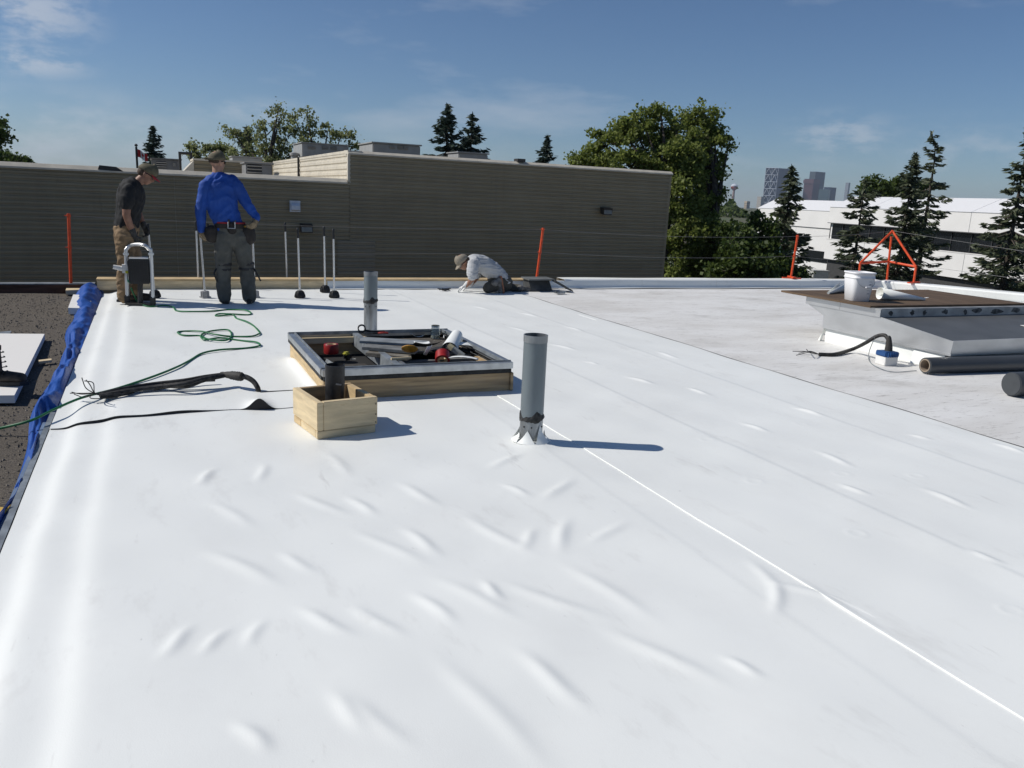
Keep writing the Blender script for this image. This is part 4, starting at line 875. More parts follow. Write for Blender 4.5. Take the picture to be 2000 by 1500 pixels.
# --- small wooden box round a black pipe
n0 = at(620, 860); rr1 = at(737, 845); ll = at(573, 825)
U = Vector((rr1-n0)[:3]); V_ = Vector((ll-n0)[:3]); wU, wV = U.length, V_.length; U.normalize(); V_ = Vector((0, 0, 1)).cross(U).normalized(); wV = .43
bxm = empty('wooden_box', tuple(n0[:2])+(0,), 'small open wooden box frame standing round a black pipe', 'box')
az = math.atan2(U.y, U.x); O = Vector((n0[0], n0[1], 0)); BH = .175; SK = .040
def pb(u0, u1, v0, v1, z0, z1, name, mt):
    cc = O+U*((u0+u1)/2)+V_*((v0+v1)/2); m = MB(); m.box((cc.x, cc.y, (z0+z1)/2), (u1-u0, v1-v0, z1-z0), rz=az, bev=.003); return m.build(name, mt, bxm)
TH = .038; zo = .012; zt = SK+BH+zo
pb(TH+.001, wU, 0, TH, SK+zo+.002, zt, 'front_board', PINE2); pb(.0, TH, .0, wV, SK+zo+.002, zt-.001, 'side_board', PINE2)
pb(TH+.001, wU-.001, wV-TH, wV, SK+zo+.002, zt-.002, 'back_board', PLYW); pb(wU-TH, wU, TH+.001, wV-TH-.001, SK+zo+.002, zt-.003, 'side_board', PINE)
pb(.001, wU-.012, .002, TH, zo-.008, SK+zo, 'base_strip', PINE2); pb(.002, TH-.002, TH+.002, wV*.68, zo-.008, SK+zo-.001, 'base_strip', PINE2); pb(.003, TH-.003, wV*.69, wV-.004, zo-.008, SK+zo-.001, 'base_strip', PINE)
pb(wU-TH, wU-.004, TH+.002, wV, zo-.008, SK+zo-.001, 'base_strip', PINE); pb(TH, wU-TH-.002, wV-TH, wV-.002, zo-.008, SK+zo-.001, 'base_strip', PINE)
pb(TH+.002, wU-TH-.002, TH+.002, wV-TH-.002, .012, .022, 'shade_sheet', DARKIN)  # black sheet, darkness inside the box put into its colour
m = MB()
for z in (.07, .12, .185): q = O+U*(wU-.012); m.box((q.x-V_.x*.001, q.y-V_.y*.001-.001, z), (.006, .006, .006))
m.build('nail_heads', BLACK, bxm)
c = O+U*(wU*.56)+V_*(wV*.62)
e = empty('black_pipe', (c.x, c.y, .022), 'black plastic pipe stub rising out of the wooden box', 'pipe')
m = MB(); m.lathe((c.x, c.y, .022), [(.060, 0), (.060, .365), (.054, .367), (.053, .10), (.001, .10)], 28); m.build('pipe_wall', mat('abs_pipe', (.022, .022, .024), .45, var=.3, scale=25), e, True)
m = MB(); m.box((c.x+.01, c.y-.0605, .275), (.035, .002, .010), rot=Matrix.Rotation(.2, 3, 'Y')); m.build('scuff_mark', mat('scuff', (.3, .3, .3), .8), e)

# --- green extension cord
GRN = mat('green_cord', (.015, .15, .05), .45, var=.1)
cordpx = [(-60, 850), (0, 838), (60, 820), (105, 800), (160, 778), (230, 757), (300, 735), (345, 718), (372, 702), (395, 690), (430, 684), (480, 679), (507, 675), (500, 669), (470, 664), (430, 660), (400, 664), (393, 655), (410, 647), (445, 645), (452, 655), (440, 666), (405, 664), (392, 655), (360, 655), (347, 650), (358, 646), (390, 648), (420, 655), (450, 656), (490, 657), (505, 653), (507, 648), (495, 636), (480, 628), (462, 621), (455, 615), (435, 617), (421, 616), (428, 613), (455, 614), (485, 614), (490, 611), (478, 606), (445, 604), (410, 608), (370, 609), (345, 606), (338, 600), (320, 597), (290, 598), (270, 590), (263, 578), (256, 562)]
cp = []
for i, (x, y) in enumerate(cordpx):
    zz = .018
    if i < 4: zz = [-.075, -.055, .0, .012][i]
    if i >= len(cordpx)-3: zz = [.05, .12, .2][i-len(cordpx)+3]
    q = at(x, y, zz) if i < len(cordpx)-3 else atY(x, y, 10.62)
    cp.append((q[0], q[1], (zz+.005*math.sin(i*2.1)+.006*(i in (17, 21, 22, 27, 28))) if i < len(cordpx)-3 else q[2]))
m = MB(); m.tube(bez(cp, 7), .0085, 8); thing1(m, 'extension_cord', GRN, 'green extension cord looping over the white membrane', 'cord', True)

# --- bundle of cut black cables rising from a slit
CAB = mat('old_cable', (.035, .034, .033), .6, var=.4, scale=30, bump=.3)
e = empty('cable_bundle', at(505, 766), 'thick cut black cable bundle with frayed wire ends', 'cable')
def cpt(px, py, z): q = at(px, py, z); return (q[0], q[1], z)
m = MB(); m.tube(bez([cpt(505, 766, .0), cpt(503, 757, .035), cpt(495, 745, .075), cpt(482, 737, .10), cpt(470, 735, .105)], 6), .019, 10); m.build('conduit', CAB, e, True)
m = MB(); m.tube(bez([cpt(473, 736, .105), cpt(460, 734, .105), cpt(445, 732, .10), cpt(432, 731, .095)], 6), [.03, .034, .031, .035, .033, .034, .031, .033, .030, .032, .028, .026, .025, .024, .022, .02, .02, .02, .018], 10); m.build('tape_wrap', mat('tape_wrap', (.045, .042, .038), .7, bump=.6, bscale=80), e, True)
for k, (dy, zz, r_) in enumerate(((0, 0, .017), (-6, .012, .015), (6, -.004, .016), (1, .02, .014))):
    pts = [cpt(440, 732+dy*.2, .095), cpt(400, 739+dy*.5, .085+zz*.5), cpt(360, 749+dy, .06+zz), cpt(300, 756+dy*(1 if k % 2 else -.6), .035+zz), cpt(240, 764+dy*.8, .03+zz*.6), cpt(195, 772+dy*.4, .026)]
    m = MB(); m.tube(bez(pts, 6), r_, 8); m.build('cable', CAB, e, True)
m = MB(); m.tube(bez([cpt(420, 742, .04), cpt(390, 744, .04), cpt(350, 752, .03), cpt(300, 760, .02)], 5), .012, 8); m.build('cable', CAB, e, True)
for k, (x1, y1, z1, x2, y2, z2) in enumerate([(168, 758, .10, 160, 738, .19), (176, 752, .13, 168, 742, .16), (160, 770, .03, 140, 766, .04), (165, 776, .02, 145, 770, .02), (182, 748, .08, 165, 744, .12), (178, 778, .02, 230, 777, .02), (170, 768, .05, 137, 768, .03)]):
    m = MB(); m.tube(bez([cpt(198, 772, .03), cpt(185, 768, .045), cpt(x1, y1, z1), cpt(x2, y2, z2)], 5), .0035, 5); m.build('wire', CAB, e)
m = MB(); a = at(508, 768); b = at(575, 768); m.box(((a[0]+b[0])/2, a[1], .0100), (b[0]-a[0], .014, .003)); m.build('slit', BLACKRUB, roof)

# --- magnet sticks
def make_stick(kind):
    e = empty('magnet_stick', (0, 0, 0))
    HM = BLACK if kind == 'black' else mat('cast_silver', (.42, .42, .43), .45, .5, var=.15)
    m = MB()
    if kind == 'black':
        m.lathe((0, 0, 0), [(.001, .0), (.062, .0), (.064, .012), (.060, .05), (.045, .082), (.02, .096), (.001, .096)], 22); hd = m.build('magnet_head', HM, e, True)
        m = MB()
        for k in range(14):
            a = 6.2832*k/14; R = Matrix.Rotation(a, 3, 'Z'); pts = [R @ Vector(q) for q in ((.040, -.003, .004), (.073, -.003, .004), (.072, -.003, .03), (.056, -.003, .078), (.03, -.003, .097), (.03, -.003, .05))]
            m.prism(pts, R @ Vector((0, .006, 0)))
        m.build('fins', HM, hd)
    else:
        m.box((0, 0, .007), (.115, .115, .014), bev=.004); m.lathe((0, 0, .012), [(.046, 0), (.046, .07), (.03, .074), (.012, .076)], 20); hd = m.build('magnet_head', HM, e, True)
        m = MB()
        for k in range(10):
            a = 6.2832*k/10; R = Matrix.Rotation(a, 3, 'Z'); m.box(R @ Vector((.046, 0, .047)), (.016, .006, .064), rz=a)
        m.build('fins', HM, hd)
    m = MB(); m.tube([(0, 0, .08), (0, 0, .80)], .0125, 12); m.build('tube', ALU, e, True)
    m = MB(); m.lathe((0, 0, .785), [(.0125, -.003), (.017, 0), (.0165, .05), (.0175, .10), (.017, .122), (.012, .13), (.001, .13)], 12); m.build('grip', BLACK, e, True)
    return e
protos = {'black': make_stick('black'), 'silver': make_stick('silver')}; used_ = set()
STK = [(561, 560, 'silver', 'silver headed magnet stick, farthest left of the four in the open', -.02, 0), (586, 586, 'black', 'black finned magnet stick nearest the silver headed one', -.02, 0), (635, 575, 'black', 'black finned magnet stick, farther of the right pair', -.015, 0), (653, 586, 'black', 'black finned magnet stick, nearer of the right pair, rightmost of all', -.01, 0),
       (388, 565, 'black', 'black finned magnet stick standing just left of the blue shirted man', 0, 0), (401, 586, 'silver', 'silver headed magnet stick under the left hand of the blue shirted man', -.04, 0), (498, 585, 'silver', 'silver headed magnet stick behind the right leg of the blue shirted man', -.01, 0), (303, 586, 'black', 'black finned magnet stick beside the welding machine', -.05, 0)]
for (px, py, kind, lab, tx, ty) in STK:
    o = protos[kind] if kind not in used_ else copy_tree(protos[kind]); used_.add(kind)
    q = at(px, py-3); o.location = (q[0], q[1], .013); o.rotation_euler = (ty, tx, random.uniform(0, 1)); props(o, lab, 'magnet stick', 'magnet sticks standing on the membrane')

# --- stand-up induction welder
e = empty('welding_machine', at(275, 597), 'stand-up roof welding machine with aluminium frame and black housing', 'machine')
yw = float(at(250, 596)[1])+.03; yw2 = float(at(300, 600)[1])+.05
def wp(px, py, y=None): q = atY(px, py, y if y else yw); return (q[0], q[1], q[2])
L0, L1 = wp(249, 592), wp(246, 496); R0, R1 = wp(299, 592, yw2), wp(295, 496, yw2)
m = MB(); m.tube(bez([L0, L1, wp(247, 487), wp(254, 480), wp(266, 477.5, (yw+yw2)/2), wp(282, 479, yw2), wp(291, 487, yw2), R1, R0], 6), .021, 12); m.build('frame_tube', ALU, e, True)
for p in (L1, R1):
    m = MB(); m.box(p, (.062, .055, .03), bev=.006); m.build('clamp', ALU, e)
for p in (L0, R0):
    m = MB(); m.box((p[0], p[1], .065), (.062, .06, .105), bev=.012); m.build('foot', BLACK, e)
a, b = wp(251, 503), wp(293, 555, yw2)
hc = ((a[0]+b[0])/2+.002, (a[1]+b[1])/2, (a[2]+b[2])/2)
m = MB(); m.box(hc, (abs(b[0]-a[0])+.01, .16, a[2]-b[2]), bev=.012); hb = m.build('housing', BLACK, e)
m = MB()
for k in range(11): m.box((hc[0]-.115+.023*k, hc[1]-.083, hc[2]), (.008, .012, a[2]-b[2]-.05))
m.build('cooling_ribs', BLACK, hb)
m = MB(); m.box((hc[0], hc[1], a[2]+.006), (abs(b[0]-a[0])-.01, .17, .012)); m.build('top_plate', ALU, hb)
m = MB(); m.box(((L0[0]+R0[0])/2, (yw+yw2)/2+.02, .022), (.30, .20, .018), rz=-.3, bev=.006); m.build('base_plate', DARKM, e)
m = MB(); m.tube([(hc[0], hc[1], b[2]), ((L0[0]+R0[0])/2, hc[1], .03)], .03, 10); m.build('coil_post', DARKM, e)
m = MB(); q = wp(250, 531); m.box((q[0], q[1]-.03, q[2]), (.055, .006, .03)); m.build('yellow_label', mat('yellow_label', (.62, .6, .05), .5), e)
q = wp(252, 548); m = MB(); m.box((q[0]+.01, q[1]-.045, q[2]), (.04, .05, .05), bev=.01); m.build('plug', mat('green_plug', (.02, .28, .16), .5), e)
m = MB(); q = wp(230, 523); m.lathe((q[0]+.0, q[1], q[2]), [(.001, -.05), (.026, -.05), (.03, .05), (.001, .05)], 12, axis=(1, 0, -.2)); m.box((q[0]+.075, q[1], q[2]-.01), (.06, .05, .10)); m.build('side_cup', FOAM, e, True)

# --- dark foam offcuts and tools by the rear parapet
def foam_piece(pts_px, zt, zb, label, mt=DKGREY):
    v = [at(x, y, z) for x, y, z in pts_px]; return v
c = at(1062, 566); x0 = at(1020, 566)[0]; 
e = empty('foam_offcut', (c[0], c[1]+.1, .01), 'dark grey foam wedge block at the rear parapet', 'foam block', 'foam offcuts')
yf = YP-.42; w0, w1 = atY(1030, 560, yf+.1)[0], atY(1074, 560, yf+.1)[0]
m = MB(); m.prism([(w0+.03, yf, .012), (w0+.01, yf+.10, .17), (w0+.012, yf+.30, .175), (w0+.03, yf+.33, .012)], (w1-w0-.02, .02, .0)); m.build('block', DKGREY, e)
m = MB(); m.prism([(w0-.03, yf-.02, .178), (w0-.03, yf+.30, .186), (w0-.03, yf+.30, .206), (w0-.03, yf-.02, .198)], (w1-w0+.06, .02, .0)); m.build('sheet', mat('mid_grey_foam', (.14, .15, .15), .8, var=.15), e)
e = empty('foam_offcut', (atY(1095, 566, yf)[0], yf+.05, .01), 'flat dark foam slab leaning off the wedge block', 'foam block', 'foam offcuts')
w2 = atY(1112, 566, yf-.05)[0]
m = MB(); m.prism([(w1+.01, yf-.05, .16), (w1+.01, yf-.05, .195), (w2-.02, yf-.20, .045), (w2, yf-.20, .013)], (.06, .30, .0)); m.build('slab', DKGREY, e)
def pile(px, py, label, mt, seed, n=9, s=.05):
    r = random.Random(seed); q = at(px, py); m = MB()
    for i in range(n):
        a = r.uniform(0, 3.14); m.tube([(q[0]+r.uniform(-s, s)*1.6, q[1]+r.uniform(-s, s), .018+i*.003), (q[0]+r.uniform(-s, s)*1.6+.05*math.cos(a), q[1]+.04*math.sin(a), .02+r.uniform(0, .03))], .006, 5)
    m.box((q[0], q[1], .024), (s*2, s*1.2, .02), rz=r.uniform(0, 1), bev=.004)
    return thing1(m, 'hand_tools', mt, label, 'tools', group='hand tools on the membrane')
pile(1094, 575, 'grey hand tools lying in front of the foam offcuts', GALVD, 1, 12, .07); pile(869, 569, 'small dark hand tools left of the kneeling man', BLACK, 2, 8, .05)

# --- warning line posts and cables
def post(p0, p1, label, foot=True, par_z=.155):
    e = empty('warning_post', p0, label, 'post', 'orange warning line posts')
    m = MB(); m.tube([p0, p1], .021, 10); m.build('tube', ORANGE, e, True)
    q = Vector(p1)-Vector(p0); 
    for t in (.97, .52):
        c = Vector(p0)+q*t; m = MB(); m.lathe(c, [(.026, -.014), (.026, .014)], 10, axis=q); m.tube([c, c+Vector((-.05, -.01, 0))], .006, 5); m.build('line_clip', ORANGE, e)
    if foot:
        m = MB(); m.box((p0[0], p0[1]-.02, p0[2]+.012), (.36, .05, .024), rz=-.35); m.box((p0[0], p0[1]-.02, p0[2]+.03), (.06, .30, .03), rz=-.35); m.build('foot_bar', ORANGE, e)
    return e
ty = YP+.2
A = atY(138, 546, 12.68); Bp = atY(134, 417, 12.68); post((A[0], A[1], LZ+.13), tuple(Bp), 'orange post left of the men at the gravel roof edge', False)
A2_ = atY(1048, 548, ty); B2_ = atY(1061, 445, ty); post((A2_[0], ty, .152), tuple(B2_), 'orange post leaning behind the dark foam offcuts', False)
A3_ = atY(1544, 548, ty); B3_ = atY(1558, 459, ty-.05); post((A3_[0], ty, .152), tuple(B3_), 'orange post with flat feet on the white parapet', True)
tri = empty('corner_brace', (CORNER[0]-.1, CORNER[1]+.1, .152), 'orange triangular corner brace on the parapet corner', 'brace')
yl, ym, yr = 12.10, 12.15, 11.55
ap = atY(1743, 451, ym); jl = atY(1680, 514, yl); jr = atY(1789, 521, yr); fl_ = atY(1677, 549, yl); fr = atY(1784, 556, yr); mt_ = atY(1741, 462, ym); mb_ = atY(1732, 549, ym); mj = atY(1737, 511, ym)
for nm, p, q in (('brace_tube', ap, jl), ('brace_tube', ap, jr), ('upright', mt_, mb_), ('cross_tube', jl, mj), ('cross_tube', mj, jr), ('leg', jl, fl_), ('leg', jr, fr)):
    m = MB(); m.tube([tuple(p), tuple(q)], .022, 10); m.build(nm, ORANGE, tri, True)
for f_ in (fl_, fr):
    m = MB(); m.box((f_[0], f_[1], .165), (.42, .055, .022), rz=.25); m.build('foot_bar', ORANGE, tri)
ROPE = mat('steel_line', (.22, .22, .22), .5, .3)
def line(p, q, sag, label, lo=.4):
    p, q = np.array(p, dtype=float), np.array(q, dtype=float); pts = [p+(q-p)*t+np.array([0, 0, -sag*4*t*(1-t)]) for t in np.linspace(0, 1, 16)]
    m = MB(); m.tube(pts, .0030, 5); thing1(m, 'warning_line', ROPE, label, 'cable', group='warning lines between the posts')
def along(a, b, t): a, b = np.array(a), np.array(b); return a+(b-a)*t
PA = along((A[0], A[1], LZ+.1), Bp, .97), along((A[0], A[1], LZ+.1), Bp, .52); PB = along((A2_[0], ty, .15), B2_, .97), along((A2_[0], ty, .15), B2_, .52); PC = along((A3_[0], ty, .15), B3_, .97), along((A3_[0], ty, .15), B3_, .52)
for i, w_ in enumerate(('upper', 'lower')):
    line(PA[i], PB[i], .05, w_+' warning line stretched across the tan wall'); line(PB[i], PC[i], .06, w_+' warning line before the big leafy trees'); line(PC[i], (ap if i == 0 else mj), .03, w_+' warning line before the white building')
pe = (atX(2000, 491, 14.2), atX(2000, 546, 14.2))
line(ap, along(ap, pe[0], 1.6), .0, 'upper warning line running out of the picture on the right'); line(mj, along(mj, pe[1], 1.6), .0, 'lower warning line running out of the picture on the right')

# --- skylight with plywood cover on the old membrane
PLYD = mat('brown_plywood', (.13, .085, .05), .8, var=.2, scale=4, stretch=(3, .6, 1), bump=.2)
SX = 6.93; SW = 2.6
sk = empty('skylight_box', (SX+1.2, 6.5, 0), 'flared galvanised skylight curb with white base on the old roof', 'skylight')
prof = [(7.32, .480), (7.32, .399), (7.04, .295), (7.03, .156), (5.37, .150), (5.36, .295), (6.23, .394), (6.25, .480)]
ZINC = mat('bright_zinc', (.62, .63, .63), .33, .75, var=.08, scale=2.5, stretch=(1, 1, 3))
m = MB(); m.prism([(SX, y, z) for y, z in prof[1:7]], (.004, 0, 0)); m.build('side_sheet', ZINC, sk)
m = MB(); m.prism([(SX-.012, 6.245, .392), (SX-.012, 6.245, .480), (SX-.012, 6.80, .480), (SX-.012, 6.80, .392)], (.008, 0, 0)); m.build('upper_band', ZINC, sk)
m = MB(); m.prism([(SX-.012, 6.804, .392), (SX-.012, 6.804, .480), (SX-.012, 7.325, .480), (SX-.012, 7.325, .392)], (.008, 0, 0)); m.build('upper_band', ZINC, sk)
m = MB(); m.prism([(SX-.006, 5.36, .150), (SX-.006, 5.36, .172), (SX-.006, 7.03, .178), (SX-.006, 7.03, .156)], (.005, 0, 0)); m.build('hem_strip', ZINC, sk)
m = MB(); m.prism([(SX+.006, 6.25, .39), (SX+.006, 6.25, .480), (SX+.006, 7.31, .480), (SX+.006, 7.31, .39)], (SW, 0, 0)); m.build('upper_box', mat('zinc_box', (.45, .46, .46), .5, .4, var=.2, scale=6), sk)
m = MB(); m.prism([(SX+.006, 5.372, .293), (SX+.006, 6.247, .392), (SX+.006, 6.247, .36), (SX+.006, 5.372, .27)], (SW, 0, 0)); m.build('apron', mat('apron_metal', (.13, .135, .135), .5, .3, var=.1, scale=3), sk)
m = MB(); m.prism([(SX+.005, 5.366, .150), (SX+.005, 5.366, .299), (SX+.005, 5.371, .299), (SX+.005, 5.371, .150)], (SW, 0, 0)); m.build('front_lip', ZINC, sk)
m = MB(); m.box((SX+.8, 6.262-.02, .44), (.0, .0, .0))
m = MB(); m.prism([(SX+.03, 7.0, .0), (SX+.03, 5.70, .0), (SX+.03, 5.62, .29), (SX+.03, 7.02, .30)], (SW-.1, 0, 0)); m.build('white_base', WHITE, sk)
m = MB(); m.prism([(SX+.025, 7.10, .002), (SX-.0, 7.05, .002), (SX-.0, 7.01, .16), (SX+.025, 7.01, .16)], (.03, 0, 0)); m.build('base_flap', WHITE, sk)
m = MB(); m.prism([(SX-.004, 5.40, .004), (SX-.03, 5.78, .004), (SX+.028, 5.80, .16), (SX+.028, 5.45, .155)], (.003, -.002, 0)); m.build('base_flap', WHITE, sk)
for k in range(8):
    u0 = .04+.27*k; r = random.Random(k); m = MB()
    ww = [.03, .035, .03, .05, .035, .075, .11, .10][k]; pts = [(SX+.10+u0+.05*math.sin(k*2.1)+ww*math.cos(a)*r.uniform(.5, 1.3), 6.2485, .435+.008*math.sin(k*3)+.034*math.sin(a)*r.uniform(.5, 1.1)) for a in np.linspace(0, 6.28, 11)[:-1]]
    m.poly(pts, [tuple(range(10))]); m.build('tar_dab', mat('tar_dab', (.10, .105, .105), .6, var=.4, scale=30), sk)
m = MB(); m.box((SX+1.62, 5.78, .345), (.13, .05, .002), rot=Matrix.Rotation(.112, 3, 'X')); m.build('paper_label', FOAM, sk)
m = MB(); m.box((6.86+1.22, 7.01, .4915), (2.44, 1.36, .021), bev=.002); pl = thing1(m, 'plywood_sheet', PLYD, 'brown plywood sheet lying over the skylight', 'plywood')
m = MB(); m.box((8.35, 6.9, .5035), (.09, .03, .002), rz=.4); m.build('paper_scrap', FOAM, pl)
# bucket
BKT = mat('bucket_plastic', (.80, .80, .80), .35, var=.02)
q = at(1688, 590, .502); bk = empty('bucket', (q[0]+.02, q[1]+.13, .503), 'white square plastic bucket standing on the plywood', 'bucket')
c = (q[0]+.02, q[1]+.13)
def rsq(s, z, rad=.35, n=32):
    out = []
    for j in range(n):
        a = 2*math.pi*j/n+.0; x, y = math.cos(a), math.sin(a); k = (abs(x)**5+abs(y)**5)**(-1/5); 
        R = Matrix.Rotation(-.25, 3, 'Z') @ Vector((x*k*s, y*k*s, 0)); out.append((c[0]+R.x, c[1]+R.y, z))
    return out
lev = [(.100, .503), (.104, .506), (.128, .745), (.128, .748), (.134, .75), (.135, .762), (.130, .764), (.130, .80), (.138, .802), (.138, .815), (.131, .818), (.126, .816), (.100, .52)]
v = [p for s, z in lev for p in rsq(s, z)]; n = 32; k = len(lev)
f = [(a*n+j, a*n+(j+1) % n, (a+1)*n+(j+1) % n, (a+1)*n+j) for a in range(k-1) for j in range(n)]+[tuple(range(n))[::-1], tuple((k-1)*n+j for j in range(n))]
mesh_obj('pail', v, f, BKT, bk, True)
m = MB(); hp = [(c[0]-.135, c[1]-.06, .775), (c[0]-.12, c[1]-.13, .69), (c[0]-.02, c[1]-.155, .655), (c[0]+.07, c[1]-.15, .70), (c[0]+.135, c[1]-.06, .775)]; m.tube(bez(hp, 6), .003, 6); m.build('wire_handle', GALV, bk)
m = MB(); m.tube([(c[0]-.05, c[1]-.153, .663), (c[0]+.02, c[1]-.157, .665)], .009, 8); m.build('grip', BKT, bk)
# printed marks on the side
for (dx, dz, w_, h_) in ((.055, .72, .035, .006), (.06, .69, .03, .014), (.055, .655, .028, .010), (.05, .625, .032, .006), (.055, .59, .03, .012)):
    R = Matrix.Rotation(-.25, 3, 'Z'); p = R @ Vector((dx, -.1285+(.765-dz)*-.0+(.76-dz)*.1, 0)); m = MB(); m.box((c[0]+p.x, c[1]+p.y-.0, dz), (w_, .002, h_), rz=-.25); m.build('printed_mark', mat('print_grey', (.45, .45, .47), .6), bk)
# cones of membrane on the plywood
def conewrap(a, b, ra, rb, turns, label, z_add=0.):
    d = Vector([float(x) for x in (np.array(b)-np.array(a))]); u_, w_, _ = frame_from(d); v = []; n = 40
    for i in range(n):
        an = turns*2*math.pi*i/n+2.2; g = 1+.10*i/n
        for s, r_ in ((0, ra), (1, rb)): v.append(tuple(Vector([float(x) for x in a])+d*s+(u_*math.cos(an)+w_*math.sin(an))*r_*g))
    o = mesh_obj('rolled_scrap', v, [(2*i, 2*i+2, 2*i+3, 2*i+1) for i in range(n-1)], WHITE, None, True); md = o.modifiers.new('t', 'SOLIDIFY'); md.thickness = .002
    return props(o, label, 'scrap', 'membrane scraps')
a = at(1722, 574, .57); b = at(1806, 585, .515); conewrap((a[0], a[1]+.03, .572), (b[0], b[1], .517), .062, .012, 1.15, 'long white cone of rolled membrane right of the bucket')
a = at(1618, 570, .53); b = at(1650, 560, .56); conewrap((a[0], a[1], .518), (b[0], b[1], .575), .012, .065, .8, 'white folded membrane cone left of the bucket')
scrap(1660, 578, .506, .14, .10, 1.4, .4, 'small white scrap at the left foot of the bucket')
# gooseneck cable with blue box
e = empty('junction_box', at(1740, 715), 'white and blue junction box with a bent black cable before the skylight', 'junction box')
q = at(1740, 716); cc = (q[0]+.03, q[1]+.09)
m = MB(); m.box((cc[0], cc[1], .045), (.145, .145, .088), rz=-.15, bev=.004); m.build('foam_base', FOAM, e)
BLUE = mat('blue_plastic', (.02, .08, .24), .5)
m = MB(); m.box((cc[0], cc[1], .112), (.16, .15, .05), rz=-.15, bev=.008); bb_ = m.build('blue_box', BLUE, e)
m = MB()
for k in range(5): m.box((cc[0]-.07+.03*k, cc[1]-.078, .11), (.01, .012, .045), rz=-.15)
m.build('ribs', BLUE, bb_)
pts = [(cc[0]+.01, cc[1], .13), (cc[0]+.005, cc[1], .19), (cc[0], cc[1]+.01, .27)] + [tuple(atY(px, py, cc[1]+dy)) for px, py, dy in ((1736, 665, .05), (1728, 655, .12), (1712, 657, .2), (1690, 670, .3))] + [cpt(1665, 682, .04), cpt(1630, 692, .02), cpt(1600, 692, .018)]
m = MB(); m.tube(bez(pts, 6), [.032, .03, .03, .028, .026, .026, .02, .02]+[.019]*60 if False else .019, 10); m.build('cable', CAB, e, True)
m = MB(); m.tube([pts[0], pts[1], pts[2]], [.038, .033, .022], 10); m.build('tape_wrap', MATS['tape_wrap'], e, True)
for k, (px, py, z) in enumerate([(1560, 690, .02), (1548, 686, .03), (1555, 694, .015), (1575, 682, .05)]):
    m = MB(); m.tube(bez([cpt(1600, 692, .018), cpt(1582, 686+k, .03+.01*k), cpt(px, py, z)], 5), .004, 5); m.build('wire', CAB, e)
m = MB(); m.tube(bez([tuple(atY(1708, 660, cc[1]+.2)), cpt(1697, 690, .03), cpt(1702, 710, .01), cpt(1740, 726, .008), cpt(1790, 724, .008)], 6), .004, 5); m.build('thin_wire', GALVD, e)
# rolls of grey membrane
ROLLM = mat('grey_roll', (.060, .066, .072), .42, var=.1, scale=3, stretch=(.3, 2, 2))
def rollt(a, b, r, label, plug=False):
    a = np.array([a[0], a[1], r+.006]); b = np.array([b[0], b[1], r+.006]); e = empty('membrane_roll', (a[0], a[1], .006), label, 'roll', 'grey membrane rolls'); d = Vector((b-a).tolist())
    m = MB(); m.lathe(a, [(r*.82, 0), (r*.98, 0), (r, .012), (r, d.length), (r*.82, d.length)], 36, axis=d, closed=True); m.build('roll', ROLLM, e, True)
    m = MB(); m.lathe(a, [(r*.70, -.006), (r*.815, -.006), (r*.815, d.length-.01), (r*.70, d.length-.01)], 36, axis=d, closed=True); m.build('core_tube', mat('cardboard', (.36, .29, .22), .8), e, True)
    if plug: m = MB(); m.lathe(a, [(.001, -.008), (r*.9, -.008), (r*.985, .004)], 36, axis=d); m.build('end_layers', ROLLM, e, True)
    return e
a = at(1815, 733); b = at(2000, 727); d = b-a; rollt((a[0], a[1]+.06), tuple((a+d*2.2+np.array([0, .06, 0]))[:2]), .075, 'long charcoal membrane roll with an open end before the skylight')
a = at(1990, 780); e_ = rollt((a[0]+.02, a[1]+.10), (a[0]+1.4, a[1]-.05), .10, 'short charcoal membrane roll cut off by the right picture edge', True)
# --- left side: tarp, boards, boot
TARP = mat('blue_tarp', (.018, .085, .36), .42, scale=3, col2=(.014, .07, .31), bump=.35, bscale=60)
ys = np.concatenate([np.arange(3.0, 12.4, .022)]); us = np.linspace(0, 1, 34); v = []
for y in ys:
    wd = .12+.03*math.sin(y*.9+1)+.03*math.sin(y*2.3) + (.0 if y < 8.5 else .22*min(1, (y-8.5)/2.5))
    hb_ = .02+.05*max(0, math.sin(y*1.1+.4)) + (.07*min(1, max(0, (y-8.5)/2)))
    for u_ in us:
        nz = mnoise.noise(Vector((u_*3.2, y*1.5, 3.)))*.04+(mnoise.voronoi(Vector((u_*1.3, y*2.6+u_*.8, 1.)))[0][0]-.4)*.07+(mnoise.voronoi(Vector((u_*2.2+y, y*4.6, 5.)))[0][0]-.4)*.032
        env = min(1, (1-u_)*6)
        v.append((XE-.004-wd*u_+.03*mnoise.noise(Vector((y*1.1, u_*2, 5.)))*u_, y, max(LZ+.012, min((-.078+.10*max(0, u_-.42)*4) if y < 6.0 else 9, -.056-.04*u_+hb_*math.sin(math.pi*u_)+nz*env*min(1, .15+u_*4)))))
k = 34; f = [(i*k+j, i*k+j+1, (i+1)*k+j+1, (i+1)*k+j) for i in range(len(ys)-1) for j in range(k-1)]
props(mesh_obj('tarp', v, f, TARP, None, True), 'crumpled blue tarp along the left edge of the white membrane', 'tarp')
m = MB(); m.box((XE-.020, 3.5, -.060), (.03, 4.8, .022)); m.build('edge_bar', GALVD, roof)
m = MB(); m.box((XE-.050, 3.4, -.068), (.018, 4.6, .014)); m.build('edge_bar', mat('blue_grey_bar', (.16, .22, .33), .5), roof)
def slabz(pxs, z0, th, name, mt, label, cat):
    P = [at(x, y, z0+th) for x, y in pxs]; m = MB(); m.prism([(p[0], p[1], z0) for p in P], (0, 0, th)); return thing1(m, name, mt, label, cat)
STAIN = mat('stained_board', (.74, .72, .68), .8, scale=3.5, col2=(.52, .44, .30), lo=.22, hi=.36, detail=6)
